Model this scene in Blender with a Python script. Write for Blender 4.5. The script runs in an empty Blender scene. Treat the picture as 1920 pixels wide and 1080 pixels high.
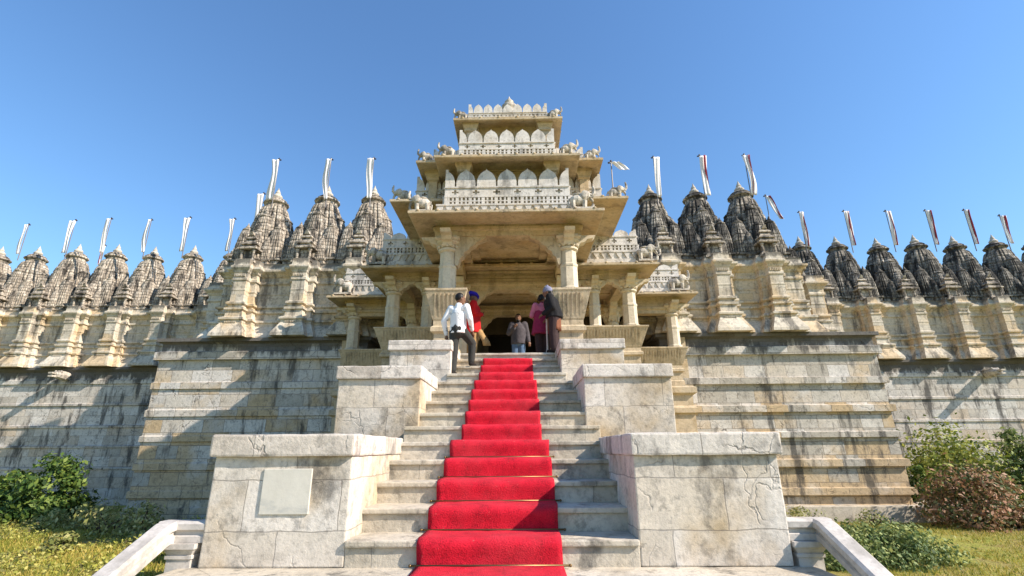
import bpy, bmesh, math, random
import numpy as np
from mathutils import Vector, Matrix, noise
S = bpy.context.scene
COL = S.collection
RAD = math.radians
rnd = random.Random(7)

# ------------------------------------------------------------------ camera, sky, sun, exposure
cd = bpy.data.cameras.new('camera'); cam = bpy.data.objects.new('camera', cd); COL.objects.link(cam)
cd.sensor_width = 36.0; cd.lens = 17.47; cd.clip_start = 0.05; cd.clip_end = 2000
yaw, roll, pitch = RAD(.9114), RAD(.3758), RAD(17.975)
F = Vector((-math.sin(yaw)*math.cos(pitch), math.cos(yaw)*math.cos(pitch), math.sin(pitch)))
R0 = Vector((math.cos(yaw), math.sin(yaw), 0)); U0 = R0.cross(F)
RR = R0*math.cos(roll) - U0*math.sin(roll); UU = R0*math.sin(roll) + U0*math.cos(roll)
m = Matrix.Identity(4)
for i in range(3):
    m[i][0] = RR[i]; m[i][1] = UU[i]; m[i][2] = -F[i]
m.translation = (.2652, 0, .9555)
cam.matrix_world = m
S.camera = cam
SUN_AZ, SUN_EL = 110.0, 36.0            # clockwise from +Y (the way the camera looks)
w = bpy.data.worlds.new('World'); S.world = w; w.use_nodes = True
nt = w.node_tree
sky = nt.nodes.new('ShaderNodeTexSky'); sky.sky_type = 'NISHITA'; sky.sun_disc = False
sky.sun_elevation = RAD(SUN_EL); sky.sun_rotation = RAD(SUN_AZ)
sky.air_density = 1.6; sky.dust_density = 0.3; sky.ozone_density = 10.0
nt.links.new(sky.outputs[0], nt.nodes['Background'].inputs[0]); nt.nodes['Background'].inputs[1].default_value = .125
sd = bpy.data.lights.new('sun', 'SUN'); sun = bpy.data.objects.new('sun', sd); COL.objects.link(sun)
sd.energy = 5.0; sd.angle = RAD(.5); sd.color = (1, .89, .77)
sdir = Vector((math.sin(RAD(SUN_AZ))*math.cos(RAD(SUN_EL)), math.cos(RAD(SUN_AZ))*math.cos(RAD(SUN_EL)), math.sin(RAD(SUN_EL))))
sun.rotation_euler = sdir.to_track_quat('Z', 'Y').to_euler()
S.view_settings.view_transform = 'Standard'; S.view_settings.look = 'None'
S.view_settings.exposure = .74; S.view_settings.gamma = 1.0
S.render.engine = 'CYCLES'; S.cycles.max_bounces = 6; S.cycles.diffuse_bounces = 4
S.cycles.use_denoising = True

# ------------------------------------------------------------------ materials
class NT:
    def __init__(s, name):
        s.m = bpy.data.materials.new(name); s.m.use_nodes = True; s.t = s.m.node_tree
        s.b = s.t.nodes['Principled BSDF']
        s.b.inputs['Roughness'].default_value = .85
        if 'Specular IOR Level' in s.b.inputs: s.b.inputs['Specular IOR Level'].default_value = .25
    def n(s, typ, **kw):
        x = s.t.nodes.new(typ)
        for k, v in kw.items():
            if k.startswith('i_'):
                k = k[2:]; x.inputs[int(k) if k.isdigit() else k].default_value = v
            else: setattr(x, k, v)
        return x
    def l(s, a, b): s.t.links.new(a, b)
    def math(s, op, a, b=None, c=None, clamp=False):
        x = s.n('ShaderNodeMath', operation=op, use_clamp=clamp)
        for i, v in enumerate((a, b, c)):
            if v is None: continue
            if isinstance(v, (int, float)): x.inputs[i].default_value = v
            else: s.l(v, x.inputs[i])
        return x.outputs[0]
    def mix(s, f, a, b, blend='MIX'):
        x = s.n('ShaderNodeMix', data_type='RGBA', blend_type=blend)
        for i, v in ((0, f), (6, a), (7, b)):
            if isinstance(v, (int, float)): x.inputs[i].default_value = v
            elif isinstance(v, tuple): x.inputs[i].default_value = (*v, 1)
            else: s.l(v, x.inputs[i])
        return x.outputs[2]
    def ramp(s, f, stops):
        x = s.n('ShaderNodeValToRGB'); e = x.color_ramp.elements
        while len(e) < len(stops): e.new(.5)
        for q, (p, c) in zip(e, stops):
            q.position = p; q.color = (*c, 1) if isinstance(c, tuple) else (c, c, c, 1)
        s.l(f, x.inputs[0]); return x.outputs[0]
    def noise(s, vec, scale, detail=4, rough=.55, stretch=None):
        if stretch:
            mp = s.n('ShaderNodeMapping'); mp.inputs['Scale'].default_value = stretch; s.l(vec, mp.inputs[0]); vec = mp.outputs[0]
        x = s.n('ShaderNodeTexNoise'); x.inputs['Scale'].default_value = scale; x.inputs['Detail'].default_value = detail
        x.inputs['Roughness'].default_value = rough; s.l(vec, x.inputs['Vector']); return x.outputs['Fac']

def stone(name, cols, brick=None, mortar=.007, mortar_col=(.12, .10, .08), tan=None, tan_amt=.5, stain=.5, stain_col=(.05, .048, .045),
          stain_lo=.5, streak=(2.2, 2.2, .45), bump=.35, top_z=None, low_z=None, rough=.85, grain=14, fine=.35, brick_off=.5, patch=.8, mortar_amt=.8, bw=.62, crack=0, tanfree=False):
    t = NT(name)
    g = t.n('ShaderNodeNewGeometry'); P = g.outputs['Position']
    sp = t.n('ShaderNodeSeparateXYZ'); t.l(P, sp.inputs[0]); X, Y, Z = sp.outputs
    nlow = t.noise(P, patch, 3); nmid = t.noise(P, 3.2, 6, .65); nf = t.noise(P, grain, 5, .7)
    h = t.math('ADD', t.math('MULTIPLY', nmid, .5), t.math('MULTIPLY', nf, .5))
    if brick:
        wob = t.math('MULTIPLY', t.math('SUBTRACT', t.noise(P, 5, 2), .5), .035)
        u = t.math('ADD', t.math('ADD', X, Y), wob); v = t.math('ADD', t.math('ADD', Z, .137), wob)
        cb = t.n('ShaderNodeCombineXYZ'); t.l(u, cb.inputs[0]); t.l(v, cb.inputs[1])
        bt = t.n('ShaderNodeTexBrick', offset=brick_off, offset_frequency=2, squash=1.35, squash_frequency=3)
        bt.inputs['Color1'].default_value = (0, 0, 0, 1); bt.inputs['Color2'].default_value = (1, 1, 1, 1); bt.inputs['Mortar'].default_value = (.5, .5, .5, 1)
        bt.inputs['Scale'].default_value = 1; bt.inputs['Mortar Size'].default_value = mortar; bt.inputs['Mortar Smooth'].default_value = .3
        bt.inputs['Brick Width'].default_value = brick[0]; bt.inputs['Row Height'].default_value = brick[1]
        t.l(cb.outputs[0], bt.inputs['Vector'])
        k = t.math('ADD', t.math('MULTIPLY', bt.outputs['Color'], bw), t.math('MULTIPLY', nlow, 1-bw))
        mort = bt.outputs['Fac']
    else:
        k = t.math('ADD', t.math('MULTIPLY', nlow, .6), t.math('MULTIPLY', nmid, .4)); mort = None
    n = len(cols)
    c = t.ramp(k, [(.18 + .64*i/(n-1), cols[i]) for i in range(n)])
    if tan:
        tm = t.noise(P, 1.1, 4, .6)
        if brick and not tanfree: tm = t.math('ADD', t.math('MULTIPLY', tm, .6), t.math('MULTIPLY', bt.outputs['Color'], .4))
        if low_z is not None:
            tm = t.math('ADD', tm, t.math('MULTIPLY', t.math('SUBTRACT', low_z, Z), .075, clamp=False))
        tm = t.ramp(tm, [(.48, 0.), (.66, 1.)])
        c = t.mix(t.math('MULTIPLY', tm, tan_amt), c, tan)
    # surface grain: light and dark flecks of the marble itself
    c = t.mix(fine, c, t.ramp(nf, [(.32, .30), (.48, .85), (.62, 1.)]), 'MULTIPLY')
    c = t.mix(fine*1.1, c, t.ramp(nmid, [(.32, .42), (.46, .86), (.62, 1.)]), 'MULTIPLY')
    if stain:
        sn = t.noise(P, 1.0, 7, .68, streak)
        if top_z is not None:   # black mould that grows along a top course
            for tz, tw in top_z:
                q = t.math('MULTIPLY', t.math('SUBTRACT', Z, tz - tw), .34/tw, clamp=True)
                sn = t.math('ADD', sn, q)
        sm = t.ramp(sn, [(stain_lo-.055, 0.), (stain_lo+.045, 1.)])
        c = t.mix(t.math('MULTIPLY', sm, stain), c, stain_col)
        pit = t.ramp(t.noise(P, 6, 7, .72), [(.55, 0.), (.63, 1.)])
        c = t.mix(t.math('MULTIPLY', pit, stain*.55), c, stain_col)
    if crack:
        wv = t.n('ShaderNodeTexNoise'); wv.inputs['Scale'].default_value = 2.2; wv.inputs['Detail'].default_value = 5; t.l(P, wv.inputs['Vector'])
        dv = t.n('ShaderNodeVectorMath', operation='MULTIPLY_ADD'); t.l(wv.outputs['Color'], dv.inputs[0]); dv.inputs[1].default_value = (.55, .55, .55); t.l(P, dv.inputs[2])
        vo = t.n('ShaderNodeTexVoronoi', feature='DISTANCE_TO_EDGE'); vo.inputs['Scale'].default_value = 1.25; t.l(dv.outputs[0], vo.inputs['Vector'])
        ck = t.ramp(vo.outputs['Distance'], [(.0, 1.), (.011, 0.)])
        ck = t.math('MULTIPLY', ck, t.ramp(t.noise(P, 1.9, 3), [(.46, 0.), (.56, 1.)]))
        c = t.mix(t.math('MULTIPLY', ck, crack), c, (.05, .043, .036)); h = t.math('SUBTRACT', h, t.math('MULTIPLY', ck, .6))
    if mort is not None:
        c = t.mix(t.math('MULTIPLY', mort, mortar_amt), c, mortar_col)
        h = t.math('SUBTRACT', h, t.math('MULTIPLY', mort, .8))
    t.l(c, t.b.inputs['Base Color']); t.b.inputs['Roughness'].default_value = rough
    bp = t.n('ShaderNodeBump'); bp.inputs['Strength'].default_value = bump; bp.inputs['Distance'].default_value = .05
    t.l(h, bp.inputs['Height']); t.l(bp.outputs[0], t.b.inputs['Normal'])
    return t.m

def plain(name, col, rough=.8, var=.25, scale=9, bump=.1, metal=0, sheen=0):
    t = NT(name); g = t.n('ShaderNodeNewGeometry'); P = g.outputs['Position']
    nf = t.noise(P, scale, 5, .65)
    c = t.mix(var, col, t.ramp(nf, [(.3, .3), (.7, 1.)]), 'MULTIPLY')
    t.l(c, t.b.inputs['Base Color']); t.b.inputs['Roughness'].default_value = rough; t.b.inputs['Metallic'].default_value = metal
    if sheen: t.b.inputs['Sheen Weight'].default_value = sheen
    bp = t.n('ShaderNodeBump'); bp.inputs['Strength'].default_value = bump; bp.inputs['Distance'].default_value = .02
    t.l(nf, bp.inputs['Height']); t.l(bp.outputs[0], t.b.inputs['Normal'])
    return t.m

def leafmat(name, stops, transl=.25):
    t = NT(name); g = t.n('ShaderNodeNewGeometry')
    nl = t.noise(g.outputs['Position'], 1.3, 3)
    k = t.math('ADD', t.math('MULTIPLY', g.outputs['Random Per Island'], .6), t.math('MULTIPLY', nl, .4))
    c = t.ramp(k, stops)
    t.l(c, t.b.inputs['Base Color']); t.b.inputs['Roughness'].default_value = .55
    tr = t.n('ShaderNodeBsdfTranslucent'); t.l(c, tr.inputs[0])
    mx = t.n('ShaderNodeMixShader'); mx.inputs[0].default_value = transl
    t.l(t.b.outputs[0], mx.inputs[1]); t.l(tr.outputs[0], mx.inputs[2])
    t.l(mx.outputs[0], t.t.nodes['Material Output'].inputs[0])
    return t.m

M = {}
M['plinth'] = stone('plinth_masonry', [(.46, .42, .35), (.66, .62, .55), (.57, .50, .40), (.70, .66, .60), (.54, .50, .44), (.64, .58, .49)], brick=(.72, .425), mortar=.010, mortar_amt=.7, bw=.8,
    tan=(.52, .36, .17), tan_amt=.75, low_z=2.1, crack=.8, stain=.8, stain_lo=.595, top_z=[(4.86, .75)], bump=.5, fine=.4)
M['wingplinth'] = stone('wing_plinth_masonry', [(.46, .42, .36), (.62, .59, .54), (.54, .49, .42), (.68, .65, .60), (.58, .52, .44)], brick=(.85, .45), mortar=.009, mortar_amt=.6, bw=.75,
    tan=(.50, .39, .27), tan_amt=.6, low_z=1.5, crack=.8, stain=.85, stain_lo=.58, top_z=[(4.86, .8)], bump=.5, fine=.4)
M['upper'] = stone('upper_wall_stone', [(.54, .47, .36), (.66, .595, .48), (.73, .675, .57)], brick=(.55, .55), mortar=.006, mortar_amt=.45, top_z=[(7.95, .30)],
    tan=(.56, .38, .17), tan_amt=.65, crack=.5, stain=.7, stain_lo=.575, streak=(1.8, 1.8, .35), bump=.4, fine=.4)
M['spire'] = stone('weathered_shaded_spire_stone', [(.17, .155, .135), (.34, .305, .255), (.58, .52, .43)], brick=(.19, .16), mortar=.016, mortar_amt=.6, mortar_col=(.04, .037, .032), bw=.45, stain=.93, stain_lo=.512, stain_col=(.026, .025, .023),  # mould, with the shaded look of the right-hand spires in the colour
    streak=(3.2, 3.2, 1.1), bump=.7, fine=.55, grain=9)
M['spirelight'] = stone('pale_sunlit_spire_stone', [(.30, .25, .19), (.50, .43, .34), (.66, .59, .48)], brick=(.19, .16), mortar=.016, mortar_amt=.55, mortar_col=(.06, .053, .045), bw=.45, stain=.9, stain_lo=.56, stain_col=(.04, .036, .032),  # sunlit look of the left-hand spires in the colour; also pale niches
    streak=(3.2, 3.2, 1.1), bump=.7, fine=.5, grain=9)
M['finial'] = stone('finial_stone', [(.45, .40, .32), (.60, .55, .46)], stain=.4, stain_lo=.6)
M['ped'] = stone('pedestal_stone', [(.60, .53, .43), (.70, .635, .545), (.75, .69, .61), (.66, .575, .455)], brick=(.85, .42), mortar=.006, mortar_amt=.55,
    tan=(.47, .34, .18), tan_amt=.7, tanfree=True, crack=.35, stain=.65, stain_lo=.60, streak=(2.0, 2.0, 1.2), bump=.28, fine=.42, grain=20)
M['cap'] = stone('pedestal_cap_stone', [(.60, .53, .445), (.70, .635, .555), (.75, .70, .62)], brick=(.75, 3), mortar=.005, mortar_amt=.6,
    stain=.6, stain_lo=.585, streak=(3, 3, 1.5), crack=.6, bump=.32, fine=.45, grain=24)
M['step'] = stone('step_stone', [(.50, .44, .34), (.60, .54, .44), (.66, .61, .52)], brick=(1.1, 9), mortar=.004, mortar_amt=.6,
    tan=(.50, .38, .21), tan_amt=.5, stain=.55, stain_lo=.59, streak=(3, 3, 2), bump=.4, fine=.4, grain=16)
M['porch'] = stone('porch_stone', [(.45, .35, .22), (.57, .46, .31), (.63, .53, .39)], tan=(.52, .35, .16), tan_amt=.45, crack=.4, stain=.35, stain_lo=.58, bump=.3, fine=.35, patch=1.3)
M['column'] = stone('column_marble', [(.56, .46, .32), (.66, .57, .43), (.72, .64, .51)], stain=.25, stain_lo=.62, bump=.3, fine=.3)
M['white'] = stone('white_marble', [(.56, .52, .46), (.68, .64, .58), (.74, .70, .65)], tan=(.62, .50, .34), tan_amt=.4, stain=.5, stain_lo=.585, bump=.3, fine=.35, streak=(3, 3, .8))
M['carved'] = stone('carved_marble', [(.46, .40, .32), (.60, .54, .45), (.68, .63, .55)], stain=.6, stain_lo=.54, bump=.5, fine=.5, streak=(4, 4, 2))
M['slab'] = stone('polished_marble', [(.52, .49, .42), (.62, .59, .51), (.68, .65, .57)], stain=.35, stain_lo=.62, stain_col=(.30, .32, .32), streak=(1.5, 1.5, 5), bump=.08, fine=.12, rough=.5)
M['rail'] = stone('railing_marble', [(.48, .44, .39), (.56, .52, .47), (.60, .57, .52)], stain=.45, stain_lo=.57, stain_col=(.20, .18, .15), bump=.2, fine=.35, rough=.7)
M['bench'] = stone('fluted_bench_stone', [(.48, .37, .22), (.60, .48, .32), (.66, .56, .41)], stain=.4, stain_lo=.60, streak=(9, 9, .8), bump=.4, fine=.4)
M['dark'] = stone('shaded_interior_stone', [(.05, .04, .03), (.09, .07, .045), (.11, .085, .055)], stain=.3, bump=.3)  # interior shade put into the colour of hall walls and ceiling
M['void'] = plain('passage_shade', (.012, .010, .009))  # blackness of the unlit passage painted as a colour
M['cross'] = plain('pierced_recess', (.05, .045, .04))
def carpet_mat():
    t = NT('red_carpet_pile'); g = t.n('ShaderNodeNewGeometry'); P = g.outputs['Position']
    n1 = t.noise(P, 90, 3, .7); n2 = t.noise(P, 6, 5, .6)
    c = t.ramp(t.math('ADD', t.math('MULTIPLY', n1, .55), t.math('MULTIPLY', n2, .45)), [(.34, (.24, .002, .010)), (.50, (.60, .008, .028)), (.66, (.72, .018, .042))])
    wear = t.ramp(t.noise(P, 1.7, 6, .65), [(.45, 0.), (.68, 1.)]); c = t.mix(t.math('MULTIPLY', wear, .30), c, (.52, .07, .08))
    spots = t.ramp(t.noise(P, 26, 3, .6), [(.68, 0.), (.74, 1.)]); c = t.mix(t.math('MULTIPLY', spots, .35), c, (.5, .25, .2))
    t.l(c, t.b.inputs['Base Color']); t.b.inputs['Roughness'].default_value = .95; t.b.inputs['Sheen Weight'].default_value = .06
    t.b.inputs['Sheen Tint'].default_value = (1, .4, .45, 1)
    bp = t.n('ShaderNodeBump'); bp.inputs['Strength'].default_value = .9; bp.inputs['Distance'].default_value = .02
    t.l(t.math('ADD', n1, n2), bp.inputs['Height']); t.l(bp.outputs[0], t.b.inputs['Normal']); return t.m
M['carpet'] = carpet_mat()
M['brass'] = plain('brass_rod', (.20, .13, .06), .4, metal=.8)
M['pole'] = plain('grey_metal', (.22, .2, .19), .5, metal=.3)
M['banner'] = plain('white_cloth', (.78, .76, .74), .9, .18, 12, .3)
M['edge'] = plain('red_cloth', (.38, .05, .07), .9, .3)
M['ornament'] = plain('dark_metal', (.05, .04, .04), .5)
M['skin'] = plain('brown_skin', (.20, .10, .06), .55, .15)
M['hair'] = plain('black_hair', (.012, .010, .009), .5)
M['eye'] = plain('dark_eye', (.01, .008, .008), .3)
def shirt_mat():
    t = NT('patterned_cotton'); g = t.n('ShaderNodeNewGeometry'); P = g.outputs['Position']
    k = t.noise(P, 9, 3, .5); c = t.ramp(k, [(.30, (.16, .19, .20)), (.37, (.55, .57, .57)), (.43, (.80, .80, .79))])
    t.l(c, t.b.inputs['Base Color']); return t.m
M['shirt'] = shirt_mat()
for nm, col in dict(grey_trousers=(.045, .047, .043), red_cotton=(.55, .012, .015), khaki_cotton=(.42, .26, .11), blue_turban=(.025, .015, .36), dark_scarf=(.03, .025, .03),
                    puffer_jacket=(.085, .075, .085), blue_denim=(.11, .18, .30), maroon_cotton=(.30, .025, .085), pink_cotton=(.62, .20, .30), brown_cotton=(.05, .03, .03),
                    black_jacket=(.015, .015, .017), rust_cotton=(.22, .085, .045), patterned_wool=(.25, .26, .38), shoe_leather=(.02, .016, .014)).items():
    M[nm] = plain(nm, col, .9, .45, 14, .5)
M['bush_green'] = leafmat('bush_leaves', [(.2, (.022, .05, .012)), (.5, (.065, .125, .022)), (.8, (.22, .28, .055))])
M['hedge_green'] = leafmat('hedge_leaves', [(.2, (.05, .09, .028)), (.5, (.15, .21, .06)), (.8, (.42, .45, .16))])
M['yellow_green'] = leafmat('yellow_green_leaves', [(.2, (.06, .10, .018)), (.45, (.20, .25, .04)), (.75, (.42, .42, .09))])
M['russet'] = leafmat('russet_leaves', [(.22, (.05, .08, .02)), (.40, (.14, .15, .05)), (.52, (.28, .17, .08)), (.75, (.46, .25, .15))])
M['weed'] = leafmat('weed_leaves', [(.2, (.10, .13, .035)), (.5, (.28, .29, .09)), (.8, (.55, .50, .22))])
M['cover'] = leafmat('ground_cover_leaves', [(.2, (.12, .09, .05)), (.35, (.22, .24, .05)), (.55, (.42, .42, .08)), (.8, (.58, .52, .18))], .3)
M['grassblade'] = leafmat('grass_blades', [(.25, (.16, .20, .03)), (.45, (.34, .33, .05)), (.7, (.55, .42, .11))], .35)
M['stem'] = plain('woody_stem', (.10, .07, .045))
def ground_mat():
    t = NT('dry_lawn'); g = t.n('ShaderNodeNewGeometry'); P = g.outputs['Position']
    n1 = t.noise(P, .7, 5, .6); n2 = t.noise(P, 14, 5, .7)
    c = t.ramp(t.math('ADD', t.math('MULTIPLY', n1, .65), t.math('MULTIPLY', n2, .35)), [(.34, (.16, .11, .05)), (.45, (.32, .25, .08)), (.55, (.30, .30, .05)), (.7, (.18, .23, .03))])
    t.l(c, t.b.inputs['Base Color'])
    bp = t.n('ShaderNodeBump'); bp.inputs['Strength'].default_value = .8; bp.inputs['Distance'].default_value = .1
    t.l(n2, bp.inputs['Height']); t.l(bp.outputs[0], t.b.inputs['Normal']); return t.m
M['ground'] = ground_mat()

# ------------------------------------------------------------------ mesh helpers
class MB:
    def __init__(s): s.v = []; s.f = []
    def add(s, vs, fs):
        o = len(s.v); s.v += [tuple(p) for p in vs]; s.f += [tuple(i+o for i in f) for f in fs]; return s
    def box(s, x0, x1, y0, y1, z0, z1, M=None):
        vs = [(x, y, z) for z in (z0, z1) for y in (y0, y1) for x in (x0, x1)]
        if M: vs = [M(*p) for p in vs]
        return s.add(vs, [(0, 2, 3, 1), (4, 5, 7, 6), (0, 1, 5, 4), (2, 6, 7, 3), (0, 4, 6, 2), (1, 3, 7, 5)])
    def rings(s, rings, cap0=True, cap1=True, close=False):
        n = len(rings[0]); vs = [p for r in rings for p in r]; fs = []
        for k in range(len(rings)-1 + (1 if close else 0)):
            a = k*n; b = ((k+1) % len(rings))*n
            for i in range(n): fs.append((a+i, a+(i+1) % n, b+(i+1) % n, b+i))
        if cap0 and not close: fs.append(tuple(reversed(range(n))))
        if cap1 and not close: fs.append(tuple(range((len(rings)-1)*n, len(rings)*n)))
        return s.add(vs, fs)
    def profile(s, x0, x1, y0, y1, prof, z=0):          # box lofted with mouldings: prof = [(outset, height)...]
        return s.rings([[(x0-o, y0-o, z+h), (x1+o, y0-o, z+h), (x1+o, y1+o, z+h), (x0-o, y1+o, z+h)] for o, h in prof])
    def lathe(s, cx, cy, prof, n=16, z=0, rib=0, nrib=0):
        rs = []
        for r, h in prof:
            rs.append([(cx + r*(1+rib*math.cos(nrib*2*math.pi*i/n))*math.cos(2*math.pi*(i+.5)/n), cy + r*(1+rib*math.cos(nrib*2*math.pi*i/n))*math.sin(2*math.pi*(i+.5)/n), z+h) for i in range(n)])
        return s.rings(rs)
    def prism(s, pts, M):                               # outline in (u,z) extruded through w; M maps (u,w,z)
        n = len(pts[0]) if False else len(pts)
        return s
    def extr(s, pts, w0, w1, M):
        n = len(pts); vs = [M(u, w0, z) for u, z in pts] + [M(u, w1, z) for u, z in pts]
        return s.add(vs, [tuple(range(n)), tuple(reversed(range(n, 2*n)))] + [(i, i+n, (i+1) % n+n, (i+1) % n) for i in range(n)])
    def tube(s, pts, rad, n=8):
        pts = [Vector(p) for p in pts]; rs = []
        if not isinstance(rad, (list, tuple)): rad = [rad]*len(pts)
        for i, p in enumerate(pts):
            d = (pts[min(i+1, len(pts)-1)] - pts[max(i-1, 0)]).normalized()
            a = d.orthogonal().normalized() if abs(d.z) > .95 else Vector((0, 0, 1)).cross(d).normalized()
            b = d.cross(a)
            rs.append([p + (a*math.cos(2*math.pi*k/n) + b*math.sin(2*math.pi*k/n))*rad[i] for k in range(n)])
        return s.rings(rs)
    def ell(s, c, r, n=12, k=8, rot=None):
        vs = []; c = Vector(c)
        for j in range(k+1):
            t = math.pi*j/k
            for i in range(n):
                p = Vector((r[0]*math.sin(t)*math.cos(2*math.pi*i/n), r[1]*math.sin(t)*math.sin(2*math.pi*i/n), r[2]*math.cos(t)))
                if j in (0, k): p = Vector((0, 0, r[2]*math.cos(t))) + p*.0
                if rot: p = rot @ p
                vs.append(c+p)
        fs = []
        for j in range(k):
            for i in range(n):
                q = (j*n+i, (j+1)*n+i, (j+1)*n+(i+1) % n, j*n+(i+1) % n)
                if j == 0: q = (q[0], q[1], q[2])
                elif j == k-1: q = (q[0], q[1], q[3])
                fs.append(q)
        return s.add(vs, fs)
    def caps(s, a, b, ra, rb, n=10):                    # tapered limb segment with round ends
        a, b = Vector(a), Vector(b); s.tube([a, b], [ra, rb], n); s.ell(a, (ra, ra, ra), n, 6); s.ell(b, (rb, rb, rb), n, 6); return s
    def build(s, name, mat, parent=None, loc=None, smooth=False, bevel=0, rough=0, cell=.12, base=True):
        me = bpy.data.meshes.new(name)
        org = Vector((0, 0, 0))
        if parent is not None and loc is None: org = wloc(parent)
        elif loc is not None: org = Vector(loc)
        elif base:
            a = np.array(s.v); org = Vector(((a[:, 0].min()+a[:, 0].max())/2, (a[:, 1].min()+a[:, 1].max())/2, a[:, 2].min()))
        me.from_pydata([tuple(Vector(p)-org) for p in s.v], [], s.f); me.validate()
        bm = bmesh.new(); bm.from_mesh(me)
        bmesh.ops.remove_doubles(bm, verts=bm.verts, dist=1e-5)
        bmesh.ops.recalc_face_normals(bm, faces=bm.faces)
        if bevel:
            bmesh.ops.bevel(bm, geom=[e for e in bm.edges if len(e.link_faces) == 2 and e.calc_face_angle(0) > .5], offset=bevel, segments=2, affect='EDGES', profile=.6)
        if rough:
            for _ in range(5):
                es = [e for e in bm.edges if e.calc_length() > cell*1.5]
                if not es: break
                bmesh.ops.subdivide_edges(bm, edges=es, cuts=1, use_grid_fill=True)
            bm.normal_update()
            for v in bm.verts:
                p = v.co + org
                d = noise.noise(p*3.1)*.6 + noise.noise(p*9.0)*.5
                v.co += v.normal*rough*d
        bm.to_mesh(me); bm.free()
        if smooth: me.polygons.foreach_set('use_smooth', [True]*len(me.polygons))
        me.materials.append(mat)
        o = bpy.data.objects.new(name, me); COL.objects.link(o)
        if parent is not None:
            o.parent = parent
            if loc is not None: o.location = Vector(loc) - wloc(parent)
        else: o.location = org
        return o
def wloc(o):
    p = Vector(o.location)
    while o.parent: o = o.parent; p += Vector(o.location)
    return p
def tag(o, label, cat, group=None, kind=None):
    o['label'] = label; o['category'] = cat
    if group: o['group'] = group
    if kind: o['kind'] = kind
    return o
def thing(name, loc, label, cat, group=None):
    o = bpy.data.objects.new(name, None); COL.objects.link(o); o.location = loc; o.empty_display_size = .3
    return tag(o, label, cat, group)
def copypart(o, parent, loc=None):
    c = o.copy(); COL.objects.link(c); c.parent = parent
    if loc is not None: c.location = loc
    return c

# ------------------------------------------------------------------ ground
GZ = -1.25
def ground():
    n = 90; mb = MB()
    xs = np.concatenate([np.linspace(-600, -40, 12)[:-1], np.linspace(-40, 40, 81), np.linspace(40, 600, 12)[1:]])
    ys = np.concatenate([np.linspace(-600, -10, 10)[:-1], np.linspace(-10, 40, 51), np.linspace(40, 900, 12)[1:]])
    vs = [(x, y, GZ + (.10*noise.noise(Vector((x*.25, y*.25, 0))) if abs(x) < 60 and y < 60 else 0)) for y in ys for x in xs]; nx = len(xs)
    fs = [(j*nx+i, j*nx+i+1, (j+1)*nx+i+1, (j+1)*nx+i) for j in range(len(ys)-1) for i in range(nx-1)]
    mb.add(vs, fs); o = mb.build('ground', M['ground'], smooth=True); o['kind'] = 'structure'
ground()

# ------------------------------------------------------------------ staircase
RI, TR, Y1 = .21, .457, 4.73
st = thing('stone_staircase', (0, 4.73, 0), 'broad flight of weathered stone steps rising to the temple porch', 'staircase')
def halfw(n): return 1.27 if n == 1 else 1.36 if n <= 4 else 2.45 if n == 5 else 1.34 if n == 6 else 1.24 if n <= 9 else 2.2 if n == 10 else 1.12
for n in range(1, 15):
    y0 = Y1 + TR*(n-1); hw = halfw(n)
    if n in (5, 10): hw = 1.40 if n == 5 else 1.26
    mb = MB(); zb = RI*(n-1)-.2
    y1 = y0 + TR + .25 if n < 14 else y0 + .6
    mb.box(-hw, hw, y0+.02, y1, zb, RI*n-.045)            # riser block
    mb.box(-hw+.003, hw-.003, y0-.012, y1, RI*n-.05, RI*n)  # worn tread with a slight nosing
    mb.build('step', M['step'], st, bevel=.012, rough=.007, cell=.1)
mb = MB(); mb.box(-2.72, 2.74, 4.28, 5.2, -.20, -.002); mb.build('landing_slab', M['step'], st, bevel=.015, rough=.007)
mb = MB(); mb.box(-2.6, 2.6, 4.34, 10.6, -1.4, -.205); mb.build('base', M['ped'], st)
for k in range(1, 5):
    mb = MB(); mb.box(-2.68, 2.68, 4.28-TR*k, 4.34-TR*(k-1), -RI*(k+1)-.3, -.2-RI*k); mb.build('step', M['step'], st, bevel=.01)
# core under the flight so that nothing is hollow
mb = MB()
for n in range(2, 14):
    mb.box(-1.0, 1.0, Y1+TR*(n-1)+.3, 10.9, RI*(n-2)-.25, RI*(n-1)-.22)
mb.build('core', M['ped'], st)

# ------------------------------------------------------------------ pedestals
def pedestal(x0, x1, y0, y1, z0, z1, capo, label, capn=.05, slab=None):
    p = thing('stair_pedestal', ((x0+x1)/2, (y0+y1)/2, z0), label, 'pedestal', 'stone pedestals flanking the stair')
    mb = MB(); mb.box(x0, x1, y0, y1, z0, z1-.19); b = mb.build('block', M['ped'], p, bevel=.014, rough=.007, cell=.09)
    mb = MB(); mb.box(x0-(capo if x0 < 0 else .02), x1+(capo if x0 > 0 else .02), y0-capn, y1+.01, z1-.195, z1)
    c = mb.build('cap', M['cap'], p, bevel=.02, rough=.010, cell=.08)
    if slab:
        mb = MB(); mb.box(slab[0], slab[1], y0-.014, y0+.05, slab[2], slab[3]); mb.build('marble_slab', M['slab'], p, bevel=.006)
    return p
pedestal(-2.53, -1.27, 4.75, 6.65, 0, 1.10, .04, 'lowest left stair pedestal with a smooth square marble slab set in its front', slab=(-2.06, -1.62, .42, .80))
pedestal(1.27, 2.56, 4.75, 6.65, 0, 1.09, .04, 'lowest right stair pedestal, broad plain block of pale pitted stone')
pedestal(-2.45, -1.22, 7.43, 8.86, -.2, 2.155, .03, 'middle left stair pedestal with ochre patches below its thick cap')
pedestal(1.2, 2.49, 7.43, 8.86, -.2, 2.155, .03, 'middle right stair pedestal with a dark vertical crack in its pale blocks')
pedestal(-2.22, -1.05, 9.33, 10.78, -.2, 2.95, .03, 'uppermost left stair pedestal beside the man in the patterned shirt')
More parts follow.
